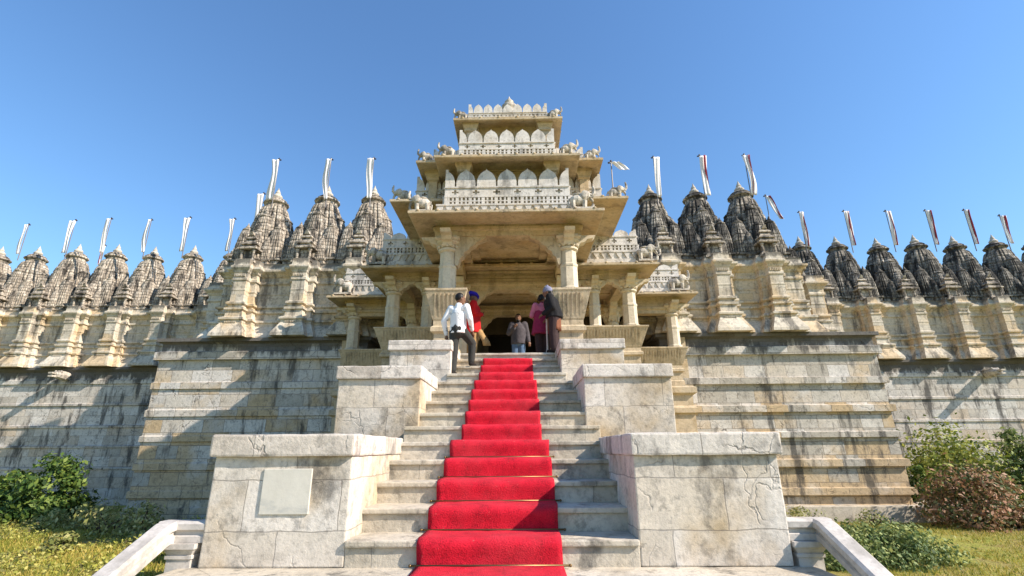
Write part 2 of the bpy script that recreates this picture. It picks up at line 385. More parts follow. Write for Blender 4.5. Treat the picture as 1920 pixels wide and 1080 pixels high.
pedestal(1.03, 2.22, 9.33, 10.78, -.2, 2.945, .03, 'uppermost right stair pedestal in front of the porch balustrade')

# ------------------------------------------------------------------ carpets
def runner(n0, n1, xc, wd, label, down=False, rods=True):
    r = thing('carpet_runner', (xc, Y1+TR*(n0-1), RI*(n0-1)), label, 'carpet', 'red carpet lengths laid up the stair')
    path = []
    if down:
        path += [(4.10, -.10), (4.16, -.012), (4.21, .014), (4.3, .016)]
    else: path += [(Y1+TR*(n0-1)-.035, RI*(n0-1)+.016)]
    for n in range(n0, n1+1):
        y = Y1+TR*(n-1); z = RI*n
        path += [(y-.030, z-RI+.018), (y-.022, z-RI+.04), (y-.030, z-.10), (y-.038, z-.055), (y-.034, z-.022), (y-.014, z-.002), (y+.02, z+.014), (y+.12, z+.016)]
        if n < n1: path += [(y+TR-.07, z+.016)]
        else: path += [(y+TR*.8, z+.016)]
    nx = 24; top = []; mb = MB()
    def P(i, j, th):
        y, z = path[j]
        a = path[max(j-1, 0)]; b = path[min(j+1, len(path)-1)]; ty, tz = b[0]-a[0], b[1]-a[1]; L = math.hypot(ty, tz) or 1
        ny, nz = -tz/L, ty/L
        x = xc - wd/2 + wd*i/nx
        wv = .011*noise.noise(Vector((x*3.5, y*6, z*6+xc*9))) + .004*noise.noise(Vector((x*11, y*9, z*9)))
        ex = .020*noise.noise(Vector((y*2.3, z*2.1, xc*3+(7 if i == 0 else 1)))) if i in (0, nx) else 0
        return (x+ex, y+ny*(th+wv), z+nz*(th+wv))
    nj = len(path)
    A = [P(i, j, .006) for j in range(nj) for i in range(nx+1)]; B = [P(i, j, -.008) for j in range(nj) for i in range(nx+1)]
    W = nx+1; o = len(A); fs = []
    for j in range(nj-1):
        for i in range(nx):
            q = (j*W+i, j*W+i+1, (j+1)*W+i+1, (j+1)*W+i); fs.append(q); fs.append(tuple(o+k for k in reversed(q)))
        fs.append((j*W, (j+1)*W, o+(j+1)*W, o+j*W)); fs.append((j*W+nx, o+j*W+nx, o+(j+1)*W+nx, (j+1)*W+nx))
    for i in range(nx):
        fs.append((i, o+i, o+i+1, i+1)); fs.append(((nj-1)*W+i, (nj-1)*W+i+1, o+(nj-1)*W+i+1, o+(nj-1)*W+i))
    mb.add(A+B, fs); mb.build('carpet', M['carpet'], r, smooth=True)
    if rods:
        for n in range(n0, n1+1):
            y = Y1+TR*(n-1)-.046; z = RI*(n-1)+.026
            mb = MB(); mb.tube([(xc-wd/2-.05, y, z), (xc+wd/2+.05, y, z)], .009, 8)
            for s in (-1, 1): mb.ell((xc+s*(wd/2+.055), y, z), (.014, .014, .014), 8, 6)
            mb.build('carpet_rod', M['brass'], r, smooth=True)
runner(1, 5, -.01, 1.24, 'lowest and widest length of red carpet, held by thin rods at each step', down=True)
runner(6, 10, .0, 1.10, 'middle length of red carpet between the second pair of pedestals', rods=False)
runner(11, 13, .0, 1.01, 'uppermost short length of red carpet just below the porch floor', rods=False)

# ------------------------------------------------------------------ railings
def railing(s, label):
    x = 2.86*s; r = thing('stair_railing', (x, 4.7, -1.25), label, 'railing', 'white stone stair railings')
    prof = [(-.075, 0), (-.075, .05), (-.055, .062), (-.055, .085), (-.085, .105), (-.085, .15), (-.06, .17), (.06, .17), (.085, .15), (.085, .105), (.055, .085), (.055, .062), (.075, .05), (.075, 0)]
    mb = MB(); T = .195
    ring = [[(px, 4.84+u, T+v) for u, v in prof] for px in (2.50*s, 2.952*s)]
    mb.rings(ring); mb.build('rail_return', M['rail'], r)
    mb = MB(); ring = []
    for (py, pz) in ((4.80, T+.003), (4.70, T-.01), (2.2, T-.46*2.48)): ring.append([(x+u*1.05, py, pz+v) for u, v in prof])
    mb.rings(ring); mb.build('rail', M['rail'], r)
    for px, py, top in ((2.71*s, 4.84, T), (x, 3.3, T-.46*1.40)):
        mb = MB(); mb.profile(px-.105, px+.105, py-.085, py+.085, [(.03, -1.25), (.03, -1.05), (.0, -1.0), (0, top-.13), (.012, top-.125), (.012, top-.10), (.0, top-.095), (.02, top-.06), (.035, top-.045), (.035, top-.003)], 0)
        mb.build('post', M['rail'], r)
railing(-1, 'white stone railing descending beside the lowest left pedestal over weeds')
railing(1, 'white stone railing descending beside the lowest right pedestal over the low hedge')

# ------------------------------------------------------------------ shrine blocks: plinth, pilastered wall, spires
PL = [(.12, -1.6), (.12, -.80), (.03, -.78), (.03, -.52), (.17, -.50), (.17, -.30), (.05, -.27), (.04, .34), (.16, .36), (.16, .57), (.04, .61), (.03, 1.25), (.15, 1.27), (.15, 1.44), (.03, 1.48),
      (.02, 2.08), (.14, 2.10), (.14, 2.31), (.02, 2.35), (.01, 3.02), (.13, 3.04), (.13, 3.25), (0, 3.29), (-.01, 4.04), (.12, 4.06), (.12, 4.33), (-.02, 4.38), (-.02, 4.64), (.04, 4.68), (.14, 4.71), (.14, 4.83)]
PLW = [(.06, -1.6), (.06, .18), (.10, .20), (.10, .27), (.04, .30), (.04, 1.12), (.09, 1.14), (.09, 1.22), (.03, 1.25), (.02, 2.0), (.07, 2.02), (.07, 2.12), (.01, 2.15), (.0, 3.0), (.06, 3.02), (.06, 3.12), (0, 3.15), (-.01, 4.02),
       (.05, 4.04), (.05, 4.22), (-.02, 4.25), (-.02, 4.6), (.06, 4.68), (.10, 4.72), (.10, 4.83)]
WALL = [(.42, 0), (.40, .10), (.21, .44), (.17, .50), (.17, .60), (.23, .63), (.23, .70), (.08, .76), (.06, .98), (.13, 1.02), (.13, 1.10), (.03, 1.13), (.03, 1.20), (.11, 1.24), (.11, 1.31), (.01, 1.36), (.0, 1.75), (.02, 1.77), (.02, 1.82), (0, 1.84), (.0, 2.14), (.06, 2.18), (.06, 2.26),
        (.02, 2.30), (.02, 2.44), (.07, 2.48), (.10, 2.54), (.20, 2.62), (.23, 2.65), (.23, 2.72), (.11, 2.77), (.08, 2.95), (.08, 3.02)]
ZP = 4.83; ZC = ZP + 2.95     # plinth top, cornice top

def ratha(s, notch=0):                  # stepped plan of a shikhara, radius s at the middle of each face
    q = [(.97, .10), (1.0, .13), (1, .24), (.95, .27), (.82, .28), (.82, .32), (.92, .34), (.94, .38), (.94, .50), (.90, .53), (.76, .55), (.76, .59), (.84, .62), (.86, .68), (.82, .80)]
    quarter = [(a, -b) for a, b in reversed(q)] + q
    pts = []
    for k in range(4):
        c, sn = (1, 0, -1, 0)[k], (0, 1, 0, -1)[k]
        pts += [(a*c - b*sn, a*sn + b*c) for a, b in quarter]
    d = s*(1-notch)
    return [(x*d, y*d) for x, y in pts]
def sprof(t): return 1 - .50*t**2.1
def shikhara(R, H, n):                   # curved body, ribs banded by shallow joints
    rs = []
    for k in range(n):
        t0, t1 = k/n, (k+1)/n
        for t, nt_ in ((t0+.02/n, .012), (t0+.16/n, .0), (t0+.50/n, -.008), (t0+.86/n, .0), (t0+.91/n, .045), (t1-.015/n, .045)):
            rs.append([(x, y, H*t) for x, y in ratha(R*sprof(t), nt_)])
    return rs
def amalaka(mb, R, z):                   # overhanging disc and domed lid
    mb.lathe(0, 0, [(R*.80, -.10*R), (R*.86, 0), (R*.98, .06*R), (R*1.0, .14*R), (R*.97, .20*R), (R*.80, .30*R), (R*.76, .36*R), (R*.80, .40*R), (R*.62, .56*R), (R*.40, .68*R), (R*.30, .72*R)], 32, z, .015, 16)
def kalasha(mb, R, z):
    mb.lathe(0, 0, [(R*.34, .0), (R*.40, .10*R), (R*.40, .20*R), (R*.28, .34*R), (R*.20, .46*R), (R*.22, .52*R), (R*.08, .82*R), (.004, 1.05*R)], 16, z)
SP = {}
def make_protos():
    mb = MB(); mb.rings(shikhara(.90, 2.78, 7)); SP['body'] = mb
    for nm, R, H, n in (('s1', .46, 1.95, 6), ('s2', .32, 1.25, 5), ('s3', .22, .85, 4)):
        mb = MB(); mb.rings(shikhara(R, H, n)); amalaka(mb, R*.56, H); kalasha(mb, R*.6, H+R*.38)
        mb.profile(-R*1.0, R*1.0, -R*1.0, R*1.0, [(0, -.3), (0, -.10), (.05, -.06), (.05, 0.0)]); SP[nm] = mb
    mb = MB(); mb.lathe(0, 0, [(.42, -.06), (.42, .10), (.38, .12)], 32); amalaka(mb, .52, .12); SP['amalaka'] = mb
    mb = MB(); kalasha(mb, .50, 0); SP['kalasha'] = mb
    mb = MB()   # pillared niche at the foot of the front face
    mb.profile(-.30, .30, -.16, .16, [(.05, 0), (.05, .08), (0, .10), (0, .14)])
    for s in (-1, 1): mb.lathe(s*.21, -.09, [(.055, .14), (.045, .18), (.045, .42), (.07, .46), (.07, .50)], 8)
    mb.box(-.16, .16, -.05, .15, .14, .5)
    mb.profile(-.28, .28, -.14, .16, [(.0, .50), (.06, .53), (.06, .58), (-.02, .62), (-.06, .70), (.0, .72), (.0, .76), (-.10, .84), (-.14, .94), (-.08, .96), (-.08, 1.0), (-.20, 1.1), (-.24, 1.22)])
    SP['niche'] = mb
make_protos()
MESH = {}
def proto(nm, key, mat):
    k = (key, mat)
    if k not in MESH:
        o = SP[key].build(nm, M[mat], None, loc=(0, 0, 0)); MESH[k] = o.data; bpy.data.objects.remove(o)
    return MESH[k]
def inst(nm, key, mat, parent, loc, sc=1, rz=0):
    o = bpy.data.objects.new(nm, proto(nm, key, mat)); COL.objects.link(o); o.parent = parent; o.location = loc
    o.scale = (sc, sc, sc); o.rotation_euler.z = rz; return o
def spire(block, x, y, mat, sc=1.0, z=ZC):
    sc *= rnd.uniform(.965, 1.03)
    b = inst('spire', 'body', mat, block, Vector((x, y, z+.30)) - wloc(block), sc)
    b.rotation_euler.z = rnd.uniform(-.05, .05)
    inst('amalaka', 'amalaka', mat, b, (0, 0, 2.80)); inst('finial', 'kalasha', 'finial', b, (0, 0, 3.28))
    for k in range(4):
        a = k*math.pi/2; c, s = math.cos(a), math.sin(a)
        def at(u, v): return (u*c - v*s, u*s + v*c)
        X, Y = at(.58, 0); inst('spirelet', 's1', mat, b, (X, Y, .10), 1, a)
        X, Y = at(.90, 0); inst('spirelet', 's2', mat, b, (X, Y, .0), 1, a)
        X, Y = at(.66, .66); inst('spirelet', 's2', mat, b, (X, Y, .05), 1.12, a)
        for v in (-.44, .44): X, Y = at(.92, v); inst('spirelet', 's3', mat, b, (X, Y, -.02), 1, a)
    inst('niche', 'niche', 'spirelight', b, (0, -1.34, -.30), 1.12)
    return b
# base slab that carries a row of spires
def bays(block, xs, yw, x0, x1, yback, wallmat, half=.24):
    mb = MB(); mb.profile(x0, x1, yw, yback, [(o, h*1.0) for o, h in WALL[:-1]] + [(.10, 3.0)], ZP); mb.build('wall', M[wallmat], block)
    for i, x in enumerate(xs):
        mb = MB()
        mb.profile(x-.44, x+.44, yw-.30, yw+.5, [(o*.9, h + (.006 if h > 0 else 0)) for o, h in WALL], ZP)
        mb.profile(x-half, x+half, yw-.60, yw+.5, [(o*(.9 if h < 1.5 else .55), h + (.012 if h > 0 else 0)) for o, h in WALL], ZP)
        # row of carved drops on the apron
        for k in range(7):
            mb.box(x-half+.02+k*(2*half-.04)/7, x-half+.02+(k+.55)*(2*half-.04)/7, yw-.60-.185, yw-.59, ZP+.512, ZP+.57)
            mb.box(x-half+.02+k*(2*half-.04)/7, x-half+.02+(k+.5)*(2*half-.04)/7, yw-.60-.06, yw-.59, ZP+2.32, ZP+2.43)
        mb.build('pilaster', M[wallmat], block)

def block(name, label, loc): return thing(name, loc, label, 'temple building', 'shrine blocks of the temple')
SPF_L = [-10.15, -7.95, -5.95]; SPF_R = [5.85, 7.75, 9.68]
for s, xs, lab in ((-1, SPF_L, 'projecting left shrine block with three tall spires beside the porch'), (1, SPF_R, 'projecting right shrine block with three dark spires beside the porch')):
    b = block('shrine_block', lab, (9*s, 18.5, -1.25))
    mb = MB()
    xa, xb = (5.2, 12.75) if s > 0 else (-12.68, -5.2)
    mb.profile(xa, xb, 17.5, 23.0, PL if s > 0 else [(o*(.45 if -.6 < h < 3.5 else 1), h) for o, h in PL]); mb.build('plinth', M['plinth'], b)
    if s > 0:
        mb = MB(); mb.box(6.5, 14.15, 17.0, 19, -1.6, -.80); mb.build('footing', M['step'], b, bevel=.02, rough=.02, cell=.2)
    mb = MB(); xa, xb = (12.0, 13.35) if s > 0 else (-13.2, -12.0)
    mb.profile(xa, xb, 18.6, 23.4, [(o, min(h, 4.1 if h > 4.5 else h)) for o, h in PL if h < 4.1] + [(.02, 4.12), (.08, 4.16), (.08, 4.3)]); mb.build('plinth_return', M['plinth'], b)
    wa, wb = (4.3, 10.9) if s > 0 else (-11.1, -4.3)
    bays(b, xs, 17.95, wa, wb, 24.0, 'upper')
    mb = MB(); xa, xb = (wb-.5, 13.0) if s > 0 else (-13.0, wa+.5)
    mb.profile(xa, xb, 20.4, 24.2, [(o, h-.004) for o, h in WALL], ZP); mb.build('side_wall', M['upper'], b)
    for px in ((11.7, 12.7) if s > 0 else (-11.8, -12.7)):
        mb = MB(); mb.profile(px-.3, px+.3, 20.1, 20.9, [(o*.8, h+.008) for o, h in WALL], ZP); mb.build('pilaster', M['upper'], b)
    for k in range(3 if s > 0 else 3):
        px = (10.55 + 0*k)*s; py = 18.5 + .85*k
        mb = MB(); mb.profile(min(px, px+.55*s), max(px, px+.55*s), py-.25, py+.25, [(o*.7, h+.004*k) for o, h in WALL], ZP); mb.build('pilaster', M['upper'], b)
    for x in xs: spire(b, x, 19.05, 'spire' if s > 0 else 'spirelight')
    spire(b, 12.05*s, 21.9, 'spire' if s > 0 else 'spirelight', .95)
SPW_L = [-28.5, -26.4, -24.15, -21.95, -19.85, -17.65, -15.4]; SPW_R = [15.45, 17.4, 19.55, 21.6, 23.65, 25.8, 27.9]
def waterspout(b, x, z, y):
    mb = MB()
    mb.rings([[(x+rx*math.cos(t*math.pi/4), yy, zz+rz*math.sin(t*math.pi/4)) for t in range(8)] for yy, rx, rz, zz in
              ((y+.1, .16, .20, z), (y-.25, .19, .22, z), (y-.45, .21, .20, z+.02), (y-.62, .19, .17, z+.02), (y-.75, .15, .13, z))])
    mb.box(x-.10, x+.10, y-.93, y-.6, z-.12, z-.05); mb.box(x-.10, x+.10, y-.95, y-.6, z+.02, z+.09)
    for s in (-1, 1): mb.ell((x+s*.13, y-.55, z+.16), (.05, .06, .06), 8, 6)
    mb.build('waterspout', M['carved'], b)
for s, xs, lab in ((-1, SPW_L, 'long left wing of the temple with a row of sunlit brown spires'), (1, SPW_R, 'long right wing of the temple with a row of blackened, shaded spires')):
    b = block('temple_wing', lab, (21*s, 24.5, -1.25))
    xa, xb = (12.5, 32) if s > 0 else (-32, -12.5)
    mb = MB(); mb.profile(xa, xb, 23.6, 28, PLW); mb.build('plinth', M['wingplinth'], b)
    bays(b, xs, 24.05, xa+.3, xb-.3, 29, 'upper')
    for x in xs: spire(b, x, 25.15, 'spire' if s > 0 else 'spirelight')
    for x in ([21.85] if s > 0 else [-21.45]): waterspout(b, x, 4.15 if s > 0 else 4.4, 23.6)

# ------------------------------------------------------------------ entrance pavilion
pv = thing('entrance_pavilion', (0, 11, 0), 'pale marble entrance porch with stepped roofs, columns and a dark doorway', 'pavilion')
FL = 2.94
def Mxy(ox, oy, dx, dy):       # panel frame: u along (dx,dy), w outward to the right-hand normal (dy,-dx)
    return lambda u, w, z: (ox + dx*u + dy*w, oy + dy*u - dx*w, z)
# floor and bases
BASE = [(.22, -1.6), (.22, -.3), (.10, -.25), (.10, .5), (.02, .55), (.02, 1.2), (.10, 1.25), (.10, 1.4), (.0, 1.45), (.0, 2.0), (.09, 2.05), (.09, 2.2), (-.02, 2.28), (-.02, 2.6), (.10, 2.68), (.10, 2.85), (.02, 2.9), (.02, 2.94)]
mb = MB()
mb.profile(-1.85, 1.85, 10.95, 15, BASE); mb.profile(-3.85, 3.85, 13.75, 17, [(o, h-.004) for o, h in BASE]); mb.profile(-5.9, 5.9, 16.6, 20, [(o, h-.008) for o, h in BASE])
mb.box(-1.5, 1.5, 10.75, 11.2, 2.4, 2.936)
mb.build('platform', M['porch'], pv)
# balustrade benches that flare outward, fluted
def bench(x0, x1, y, z0, z1, flare, side=0, name='balustrade'):
    mb = MB(); H = z1-z0
    mb.profile(x0, x1, y, y+.3, [(.02, -.02), (.02, .10*H), (-.02, .13*H), (-.02, .33*H), (.05, .36*H), (.05, .42*H), (0, .45*H), (0, .52*H), (.02, .55*H), (flare*.9, .95*H), (flare, .97*H), (flare, H)], z0)
    n = max(3, int((x1-x0)/.09))
    for k in range(n):
        u = x0 + (k+.25)*(x1-x0)/n
        mb.add([(u, y-.035, z0+.58*H), (u+.04, y-.035, z0+.58*H), (u+.04, y-flare*.86-.03, z0+.92*H), (u, y-flare*.86-.03, z0+.92*H), (u, y+.02, z0+.58*H), (u+.04, y+.02, z0+.58*H), (u+.04, y-flare*.86+.05, z0+.92*H), (u, y-flare*.86+.05, z0+.92*H)],
               [(0, 1, 2, 3), (4, 7, 6, 5), (0, 4, 5, 1), (3, 2, 6, 7), (0, 3, 7, 4), (1, 5, 6, 2)])
    return mb.build(name, M['bench'], pv)
bench(-1.70, -1.12, 10.92, FL, 4.46, .19, name='column_base'); bench(1.12, 1.70, 10.92, FL, 4.44, .19, name='column_base')
bench(-3.66, -1.95, 13.86, 3.0, 4.27, .22); bench(1.95, 3.66, 13.86, 3.0, 4.25, .22)
bench(-5.70, -3.95, 16.76, 2.95, 4.22, .2); bench(3.95, 5.70, 16.76, 2.95, 4.20, .2)
# columns with capitals
COLP = [(.25, 0), (.25, .05), (.21, .08), (.205, .42), (.19, .46), (.20, .48), (.19, .50), (.185, .70)]
def column(x, y, z0, z1, n=8, sc=1.0):
    H = z1-z0; mb = MB()
    mb.lathe(x, y, [(.26*sc, 0), (.26*sc, .05*H), (.215*sc, .07*H), (.21*sc, .42*H), (.225*sc, .44*H), (.225*sc, .47*H), (.20*sc, .49*H), (.195*sc, .72*H)], n, z0)
    c = mb.build('column', M['column'], pv)
    mb = MB(); mb.lathe(x, y, [(.20*sc, .716*H), (.24*sc, .74*H), (.24*sc, .77*H), (.20*sc, .79*H), (.22*sc, .84*H), (.30*sc, .88*H), (.31*sc, .90*H)], 16, z0)
    mb.profile(x-.23*sc, x+.23*sc, y-.23*sc, y+.23*sc, [(0, .90*H), (.06, .93*H), (.06, .955*H), (-.02, .97*H), (.0, 1.0*H)], z0)
    for q in range(12):
        a = 2*math.pi*q/12; mb.ell((x+.235*sc*math.cos(a), y+.235*sc*math.sin(a), z0+.815*H), (.045*sc, .045*sc, .035*H), 6, 4)
    k = mb.build('capital', M['column'], pv); k.parent = c; k.location = (0, 0, 0)
    for dx, dy in ((1, 0), (-1, 0), (0, 1), (0, -1)):      # scrolled bracket arms
        pts = [(.15, .80*H), (.24, .80*H), (.30, .86*H), (.40, .88*H), (.46, .93*H), (.60, .945*H), (.66, 1.0*H-.003), (.15, 1.0*H-.003)]
        mb = MB(); mb.extr([(u*sc, z) for u, z in pts], -.12*sc, .12*sc, lambda u, w_, z: (x+dx*u+dy*w_, y+dy*u-dx*w_, z0+z))
        q = mb.build('bracket', M['column'], pv); q.parent = c; q.location = (0, 0, 0)
    return c
EV = 5.98
for sx in (-1, 1):
    column(1.44*sx, 11.12, 4.44, 5.84)
    column(1.44*sx, 13.9, FL, 5.62)
    column(3.46*sx, 14.0, 4.24, 5.70); column(5.55*sx, 16.9, 4.20, 5.75)
    column(3.46*sx, 16.9, FL, 5.72); column(1.44*sx, 16.9, FL, 5.72); column(2.45*sx, 14.02, 4.24, 5.70, sc=.8)
# pendant corbels making the cusped arches
def corbel(x, y, z, sx, wd, h, thick=.26):
    pts = [(0, 0), (.08, -.05), (.12, .06), (.16, .22), (.26, .30), (.30, .42), (.42, .50), (.48, .60), (.62, .68), (.70, .80), (.86, .86), (1.0, .94), (1.0, 1.0), (0, 1.0)]
    mb = MB(); mb.extr([(u*wd, zz*h) for u, zz in pts], -thick/2, thick/2, lambda u, w_, q: (x+sx*u, y+w_, z+q)); return mb.build('arch_corbel', M['porch'], pv)
for sx in (-1, 1):
    corbel(-1.26*sx, 11.12, 5.12, sx, .74, .74); corbel(-1.22*sx, 13.9, 4.62, sx, .72, .78); corbel(-1.22*sx, 16.9, 4.6, sx, .75, .9)
# beams
mb = MB()
for y, z, hw in ((11.12, 5.84, 1.75), (13.9, 5.36, 1.75), (16.9, 5.40, 5.8)):
    mb.profile(-hw, hw, y-.17, y+.17, [(0, 0), (0, .12), (.05, .15), (.05, .22), (.0, .25), (.0, .34)], z)
for sx in (-1, 1):
    xa, xb = (1.44, 3.75) if sx > 0 else (-3.75, -1.44)
    mb.profile(xa, xb, 13.84, 14.15, [(0, 0), (0, .12), (.04, .14), (.04, .3)], 5.70)
    xa, xb = (3.2, 5.85) if sx > 0 else (-5.85, -3.2)
    mb.profile(xa, xb, 16.74, 17.05, [(0, 0), (0, .12), (.04, .14), (.04, .3)], 5.75)
    mb.box(sx*1.44-.15, sx*1.44+.15, 11.3, 16.7, 5.66, 5.98); mb.box(sx*3.46-.15, sx*3.46+.15, 14.2, 16.7, 5.72, 5.99)
    mb.box(sx*5.55-.15, sx*5.55+.15, 17.1, 19.5, 5.78, 6.0)
mb.box(-1.28, 1.28, 13.80, 14.0, 5.69, 6.32)
for zz, oo in ((5.72, .05), (5.86, .10), (6.02, .06)): mb.box(-1.275, 1.275, 13.80-oo, 13.79, zz, zz+.07)
for k in range(9): mb.box(-1.2+k*.28, -1.06+k*.28, 13.73, 13.79, 5.935, 6.01)
mb.build('beams', M['porch'], pv)
# coffered ceiling of the front bay
mb = MB()
for k, (a, zz) in enumerate(((0, 6.06), (.22, 6.16), (.42, 6.26))):
    x0, x1, y0, y1 = -1.28+a, 1.28-a, 11.30+a, 13.78-a
    mb.box(x0-.02, x0+.24, y0-.02, y1+.02, zz-.10, zz); mb.box(x1-.24, x1+.02, y0-.02, y1+.02, zz-.10, zz)
    mb.box(x0+.24, x1-.24, y0-.02, y0+.24, zz-.10, zz-.001); mb.box(x0+.24, x1-.24, y1-.24, y1+.02, zz-.10, zz-.001)
mb.box(-1.5, 1.5, 11.1, 14.0, 6.262, 6.34)
for k in range(4): mb.box(-.84, .84, 11.95+k*.36, 12.07+k*.36, 6.12, 6.261)
mb.build('ceiling', M['porch'], pv)
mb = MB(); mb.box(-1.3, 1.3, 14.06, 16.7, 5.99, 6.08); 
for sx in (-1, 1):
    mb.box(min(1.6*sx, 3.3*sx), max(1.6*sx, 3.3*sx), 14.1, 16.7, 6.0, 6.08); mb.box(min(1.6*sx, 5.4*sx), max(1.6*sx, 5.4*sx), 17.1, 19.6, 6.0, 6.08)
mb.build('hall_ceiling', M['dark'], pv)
# back wall; black panels stand in for the unlit room behind the door
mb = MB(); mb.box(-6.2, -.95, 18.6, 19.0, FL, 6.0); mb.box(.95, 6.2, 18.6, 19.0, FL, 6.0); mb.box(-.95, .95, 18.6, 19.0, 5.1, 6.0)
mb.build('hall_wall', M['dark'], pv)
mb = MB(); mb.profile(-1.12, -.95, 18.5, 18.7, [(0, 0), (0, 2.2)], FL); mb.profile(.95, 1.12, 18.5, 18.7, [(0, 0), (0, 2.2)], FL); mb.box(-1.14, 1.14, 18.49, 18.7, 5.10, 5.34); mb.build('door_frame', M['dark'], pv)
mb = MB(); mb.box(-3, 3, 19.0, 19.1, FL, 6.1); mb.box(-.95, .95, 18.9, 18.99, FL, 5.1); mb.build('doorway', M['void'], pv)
# side walls of the wide bays
for sx in (-1, 1):
    mb = MB(); mb.box(min(5.75*sx, 6.1*sx), max(5.75*sx, 6.1*sx), 17.4, 19.0, FL, 6.0); mb.build('end_wall', M['porch'], pv)

# eaves: thin sloping stone slabs with a moulded edge
def eave(x0, x1, y0, y1, z, inx, iny, rise=.16, knobs=True, yb=None):
    mb = MB(); b = yb if yb is not None else y1
    O = [(x0, y0), (x1, y0), (x1, y1), (x0, y1)]; I = [(x0+inx, y0+iny), (x1-inx, y0+iny), (x1-inx, y1-.3), (x0+inx, y1-.3)]
    def sh(P, d): return [(x+(d if x > (x0+x1)/2 else -d), y+(d if y > (y0+y1)/2 else -d)) for x, y in P]
    R = [[(x, y, z+rise*.55) for x, y in I], [(x, y, z+.02) for x, y in sh(O, -.12)], [(x, y, z) for x, y in sh(O, -.02)], [(x, y, z+.015) for x, y in O], [(x, y, z+.075) for x, y in O], [(x, y, z+.09) for x, y in sh(O, -.03)],
         [(x, y, z+.14+rise*.6) for x, y in sh(I, .05)], [(x, y, z+.16+rise*.6) for x, y in I]]
    mb.rings(R)
    if knobs:
        n = int((x1-x0)/.42)
        for k in range(n): mb.ell((x0+(k+.5)*(x1-x0)/n, y0+.03, z+.085), (.05, .05, .035), 8, 6)
        n = int((y1-y0)/.42)
        for k in range(n):
            for xx in (x0+.03, x1-.03): mb.ell((xx, y0+(k+.5)*(y1-y0)/n, z+.085), (.05, .05, .035), 8, 6)
    return mb.build('eave', M['porch'], pv)
eave(-2.24, 2.20, 10.1, 14.6, 6.03, .55, .75)
eave(-4.25, 4.2, 13.12, 17.0, 5.86, .55, .6)
eave(-6.32, 6.28, 16.08, 19.6, 5.90, .55, .55)
eave(-2.96, 3.00, 11.1, 15.2, 6.86, .8, .6)
eave(-1.82, 1.80, 10.68, 13.8, 7.84, .5, .45); eave(-2.36, 2.44, 11.1, 14.4, 7.965, .55, .45)
eave(-1.42, 1.44, 11.0, 14.2, 9.16, .35, .35)
# storey cores with piers
mb = MB()
mb.profile(-1.9, 1.9, 11.42, 15.0, [(0, 6.15), (0, 6.94)]); mb.profile(-1.35, 1.35, 11.5, 14.6, [(0, 6.9), (0, 7.95)]); mb.profile(-1.75, 1.75, 12.0, 14.5, [(0, 6.9), (0, 8.05)])
mb.profile(-.98, .98, 11.45, 13.9, [(0, 7.9), (0, 9.28)])
mb.profile(-3.5, 3.5, 14.0, 16.8, [(0, 5.95), (0, 6.35)]); mb.profile(-5.6, 5.6, 17.0, 19.4, [(0, 6.0), (0, 6.4)])
mb.profile(-3.0, 3.0, 14.6, 18, [(0, 6.3), (0, 7.2)])
mb.build('storey', M['porch'], pv)
for x, y, z0, z1 in [(sx*a, y, z0, z1) for sx in (-1, 1) for a, y, z0, z1 in ((1.12, 11.2, 6.95, 7.93), (2.0, 11.75, 6.95, 8.03), (.98, 11.35, 8.1, 9.25))]:
    mb = MB(); mb.profile(x-.11, x+.11, y-.11, y+.11, [(.04, 0), (.04, .1), (0, .12), (0, z1-z0-.3), (.05, z1-z0-.27), (.05, z1-z0-.2), (.1, z1-z0-.12), (.1, z1-z0)], z0); mb.build('pier', M['porch'], pv)

